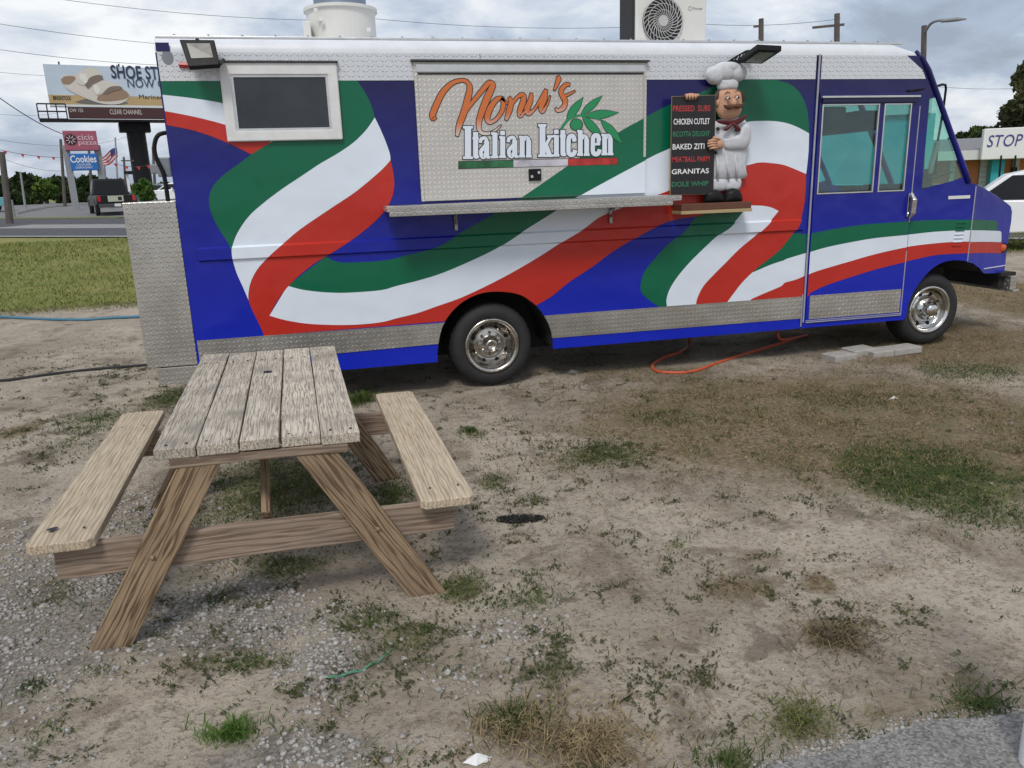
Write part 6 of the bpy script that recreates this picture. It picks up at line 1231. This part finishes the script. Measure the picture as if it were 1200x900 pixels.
wire((-60, -22), 40, (420, 24), 46, .5, 'topmost wire crossing the sky at upper left', .012); wire((-60, 18), 40, (420, 58), 50, .6, 'second wire crossing the sky at upper left', .012); wire((-60, 49), 40, (330, 76), 50, .5, 'third wire crossing the sky above the billboard', .012); wire((-60, 78), 44, (120, 88), 90, .3, 'wire passing behind the top left corner of the billboard', .012)
wire((-20, 100), 44, (76, 158), 60, .3, 'wire sloping down to the pink sign panel', .03); wire((-60, 125), 50, (70, 132), 80, .4, 'wire level with the foot of the billboard panel'); wire((-60, 152), 50, (160, 156), 90, 1.2, 'low wire sagging behind the pink sign panel'); wire((-40, 165), 50, (80, 200), 64, .6, 'wire crossing low behind the left sign post')
wire((-40, 165), 44, (112, 181), 58, .5, 'string of small red pennants left of the pylon sign', .014, 9); wire((112, 180), 58, (200, 184), 40, .7, 'string of small red pennants right of the pylon sign', .014, 7)
wire((420, 20), 46, (760, 31), 46, .3, 'faint wire in the sky between fan and condenser unit'); wire((800, 26), 46, (985, 22), 42, .25, 'wire strung between the two poles behind the roof'); wire((1086, 100), 60, (1260, 98), 50, .3, 'thin wire over the trees at right')

# ------------------------------------------------------------------ trees
def tree(name, label, loc, h, rx, rz_, trunk, mt, leaf=.16, n=2600, clumps=26, seed=1, cat='tree', group=None, low=.35):
    rg = np.random.default_rng(seed); r = empty(name, label, cat, loc, 0, group); cz = h-rz_
    m = MB(); m.tube([(0, 0, -.2), (.03*h*.3, 0, h*.3), (0, .02*h, cz)], [trunk, trunk*.75, trunk*.45], 9)
    d = rg.normal(size=(clumps, 3)); d /= np.linalg.norm(d, axis=1)[:, None]; q = d*(rg.random(clumps)**.4)[:, None]; q[:, 2] = np.maximum(q[:, 2], -.8)
    C = q*np.array([rx, rx, rz_])*.78+np.array([0, 0, cz])
    for k in range(min(7, clumps)): m.tube([(0, 0, cz-rz_*.5), tuple(C[k]*np.array([.5, .5, 1])+np.array([0, 0, -.1*rz_])), tuple(C[k])], [trunk*.4, trunk*.25, trunk*.08], 5)
    m.build('trunk', WP, r)
    per = n//clumps; cr_ = rg.uniform(.24, .46, clumps)*min(rx, rz_*1.2)
    v = rg.normal(size=(clumps, per, 3)); v /= np.linalg.norm(v, axis=2)[..., None]; v *= (rg.random((clumps, per, 1))**.45)*cr_[:, None, None]; v[..., 2] *= .75
    c = (C[:, None]+v).reshape(-1, 3); N_ = len(c); u = rg.normal(size=(N_, 3)); u /= np.linalg.norm(u, axis=1)[:, None]; w = np.cross(u, rg.normal(size=(N_, 3))); w /= np.linalg.norm(w, axis=1)[:, None]
    s = rg.uniform(.6, 1.3, (N_, 1))*leaf; V = np.stack([c-u*s, c-w*s*.6, c+u*s, c+w*s*.6], 1).reshape(-1, 3); k = np.arange(N_)*4
    o = raw('crown', V, np.stack([k, k+1, k+2, k+3], 1), mt, None, None, None, r); return r
F1 = foliage('dark_foliage', (.016, .030, .010), (.055, .085, .026), .15, .5); F2 = foliage('mid_foliage', (.030, .055, .014), (.095, .135, .035), .2, .6); F3 = foliage('fresh_foliage', (.055, .10, .018), (.14, .21, .04), .25, 1.2); F4 = foliage('olive_foliage', (.028, .035, .014), (.10, .105, .04), .15, .8)
def tree_at(px, ybase, ytop, wpx, depth, mt, label, name='broadleaf_tree', seed=1, n=2600, leaf=.2, low=None, group='trees beyond the parking lot', clumps=26, trunk=.16):
    P = Plane(px, depth); zt_ = P.pt(px, ytop)[1]; rx = abs(P.pt(px+wpx, 215)[0]-P.pt(px, 215)[0]); rz_ = min(zt_*.5, rx*1.25) if low is None else zt_*low
    return tree(name, label, (P.o[0], P.o[1], P.z0), zt_, rx, rz_, trunk, mt, leaf, n, clumps, seed, group=group)
for i, (px, yt, w, dp, mt, lab) in enumerate(((-25, 200, 26, 105, F1, 'dark tree at the far left end of the distant row'), (8, 205, 22, 110, F1, 'low dark tree behind the stout pole at left'), (25, 199, 17, 100, F1, 'tallest dark tree of the distant row at left'), (41, 206, 15, 108, F2, 'dark tree just left of the bright green tree'), (66, 206, 18, 106, F1, 'dark tree behind the left leg of the pylon sign'), (88, 203, 16, 112, F2, 'distant tree seen left of centre between the sign legs'), (104, 203, 14, 108, F1, 'distant tree seen between the sign legs at right'), (122, 206, 15, 110, F2, 'distant tree behind the roof of the pickup truck'), (142, 211, 14, 125, F1, 'low distant tree right of the flag pole'), (165, 213, 15, 130, F1, 'low distant tree behind the round green tree'), (190, 214, 15, 130, F2, 'low distant tree beside the tail of the truck'))):
    tree_at(px, 238, yt, w, dp, mt, lab, seed=i+2, leaf=.42, n=2400, low=.52)
tree_at(51, 238, 206, 14, 78, F3, 'bright green tree in front of the dark row at left', seed=40, leaf=.24, n=3000, low=.45, trunk=.18)
tree_at(168, 232, 197.5, 14.5, 40, foliage('round_tree_leaves', (.05, .11, .02), (.13, .24, .05), .25, 2.5), 'round bright green tree below the billboard column', 'round_tree', seed=50, leaf=.09, n=4200, low=.42, trunk=.05, group=None)
for px, w, sd in ((35, 16, 1), (75, 14, 2), (95, 12, 3), (15, 12, 4)): tree_at(px, 240, 226, w, 76, F1, {35: 'low dark hedge bush under the bright green tree', 75: 'low dark bush beside the left leg of the pylon sign', 95: 'low dark bush between the legs of the pylon sign', 15: 'low dark bush beside the stout pole at left'}[px], 'bush', seed=60+sd, leaf=.25, n=1500, low=.55, group='bushes on the island', trunk=.1)
tree_at(1200, 230, 62, 46, 44, F4, 'large feathery olive green tree rising at the right edge', 'large_tree', seed=70, leaf=.14, n=15000, low=.44, clumps=60, trunk=.3, group=None)
tree_at(1147, 230, 126, 26, 52, F2, 'bushy green tree left of the large tree above the shop roof', seed=71, leaf=.16, n=4200, low=.5, group=None); tree_at(1122, 230, 136, 20, 54, F1, 'dark green tree seen past the windscreen pillar', seed=72, leaf=.18, n=3200, low=.5, group=None); tree_at(1180, 230, 126, 18, 50, F2, 'small green tree just above the shop sign', seed=73, leaf=.16, n=2600, low=.45, group=None)

# ------------------------------------------------------------------ small pale kiosk beyond the pickup
P = Plane(150, 70); k_ = pl_empty(P, 'kiosk', 'small white kiosk with a dark roof right of the flag pole', 'kiosk'); pbox(P, 'wall', (147, 203), (154, 228), 0, 2, WC, k_); pbox(P, 'roof', (145, 200.5), (156, 203.4), -.3, 2.3, DARK, k_, .05)
q = gnd(15, 255); m = MB(); m.tube([(0, 0, -.1), (0, 0, .95)], .16, 12); o = m.build('bollard', CONC, bevel=.02); o.location = q; tag(o, 'grey concrete bollard beside the stout pole at left', 'bollard')

# ------------------------------------------------------------------ shop building at right
P = Plane(1150, 42, .235); sb = pl_empty(P, 'shop_building', 'low orange and white shop with teal columns and a long white fascia', 'building')
zf0 = P.pt(1150, 187)[1]; zf1 = P.pt(1150, 176)[1]; ORW = mat('orange_wall', (.56, .20, .075), .8, var=.10, vscale=.7); WW = mat('white_masonry', (.62, .62, .60), .8, var=.08, vscale=1); TEAL = mat('teal_wall', (.035, .42, .47), .7, var=.10, vscale=.6)
uL, uR = P.pt(925, 200)[0], P.pt(1330, 200)[0]
m = MB(); m.box2((uL, .15, -.2), (uR, 9, zf0)); m.build('wall', WW, sb)
def wallpiece(nm, x0, x1, y0, y1, mt, z1=None): 
    a, c = P.pt(x0, 205)[0], P.pt(x1, 205)[0]; m = MB(); m.box2((a, y0, -.1), (c, y1, z1 or zf0)); return m.build(nm, mt, sb)
for a, c in ((1081, 1110), (1119.5, 1146), (1174, 1184), (1194, 1230), (1240, 1280)): wallpiece('orange_panel', a, c, .02, .15, ORW)
for a, c in ((1112, 1118), (1147, 1155), (1185, 1192.5)):
    o = wallpiece('pilaster', a, c, -.12, .15, WW)
    u_a, u_c = P.pt(a, 205)[0], P.pt(c, 205)[0]
    for k in range(7): m = MB(); z = .3+k*(zf0-.4)/7; m.box2((u_a-.01, -.125, z), (u_c+.01, -.118, z+.03)); m.build('mortar_joint', mat('joint_grey', (.35, .35, .35), .9), o)
m = MB(); a, c = P.pt(1153, 224), P.pt(1166, 224); a2, c2 = P.pt(1158, 183), P.pt(1173, 183); m.add([(a[0], -.8, a[1]-1), (c[0], -.8, c[1]-1), (c2[0], -.8, c2[1]), (a2[0], -.8, a2[1]), (a[0], -.3, a[1]-1), (c[0], -.3, c[1]-1), (c2[0], -.3, c2[1]), (a2[0], -.3, a2[1])], [(0, 1, 2, 3), (4, 5, 6, 7), (0, 1, 5, 4), (1, 2, 6, 5), (2, 3, 7, 6), (3, 0, 4, 7)]); m.build('teal_column', TEAL, sb)
wallpiece('teal_wing', 925, 1078, -2.2, .1, TEAL, P.pt(1020, 140)[1]); m = MB(); a, c = P.pt(925, 140), P.pt(1078, 140); zt_ = P.pt(1020, 140)[1]; m.box2((a[0], -2.4, zt_), (c[0], .1, zt_+.55)); m.build('wing_fascia', mat('pale_aqua', (.42, .58, .56), .7), sb); m = MB(); m.box2((a[0], -2.35, zt_+.55), (c[0], .1, zt_+.75)); m.build('wing_coping', ORW, sb)
m = MB(); m.box2((P.pt(1078, 180)[0]+.05, -.9, zf0), (uR, .6, zf1)); m.build('fascia', WW, sb); m = MB(); zr = P.pt(1120, 166)[1]; x0 = P.pt(1080, 170)[0]; m.add([(x0, -.9, zf1+.003), (uR, -.9, zf1+.003), (uR, 4, zr+.25), (x0, 4, zr+.25)], [(0, 1, 2, 3)]); m.build('roof', mat('grey_shingle', (.22, .22, .23), .85, var=.2), sb)
a, c = P.pt(1140.5, 188), P.pt(1140.5, 153); uE = P.pt(1290, 170)[0]; m = MB(); m.box2((a[0], -1.3, a[1]), (uE, -.95, c[1])); sg = m.build('sign_box', mat('white_sign_face', (.74, .74, .73), .5), sb, bevel=.03)
a, c = P.pt(1157, 176), P.pt(1199, 158); text('sign_text', 'STOP', a[0]-.35, c[0]-.35, a[1]+.1, c[1]+.0, -1.32, mat('purple_print', (.05, .045, .22), .5), sg, shear=.15)
for x in (1186, 1189): q = P.pt(x, 200); m = MB(); m.box((q[0], -.14, q[1]), (.12, .03, .3)); m.build('wall_sign', DARK, sb)
for x in (1160, 1176): q, r_ = P.pt(x+2, 183), P.pt(x-2, 225); m = MB(); m.tube([(q[0], -1.5, q[1]), (r_[0], -1.5, -.1)], .04, 6); m.build('prop', DARK, sb)
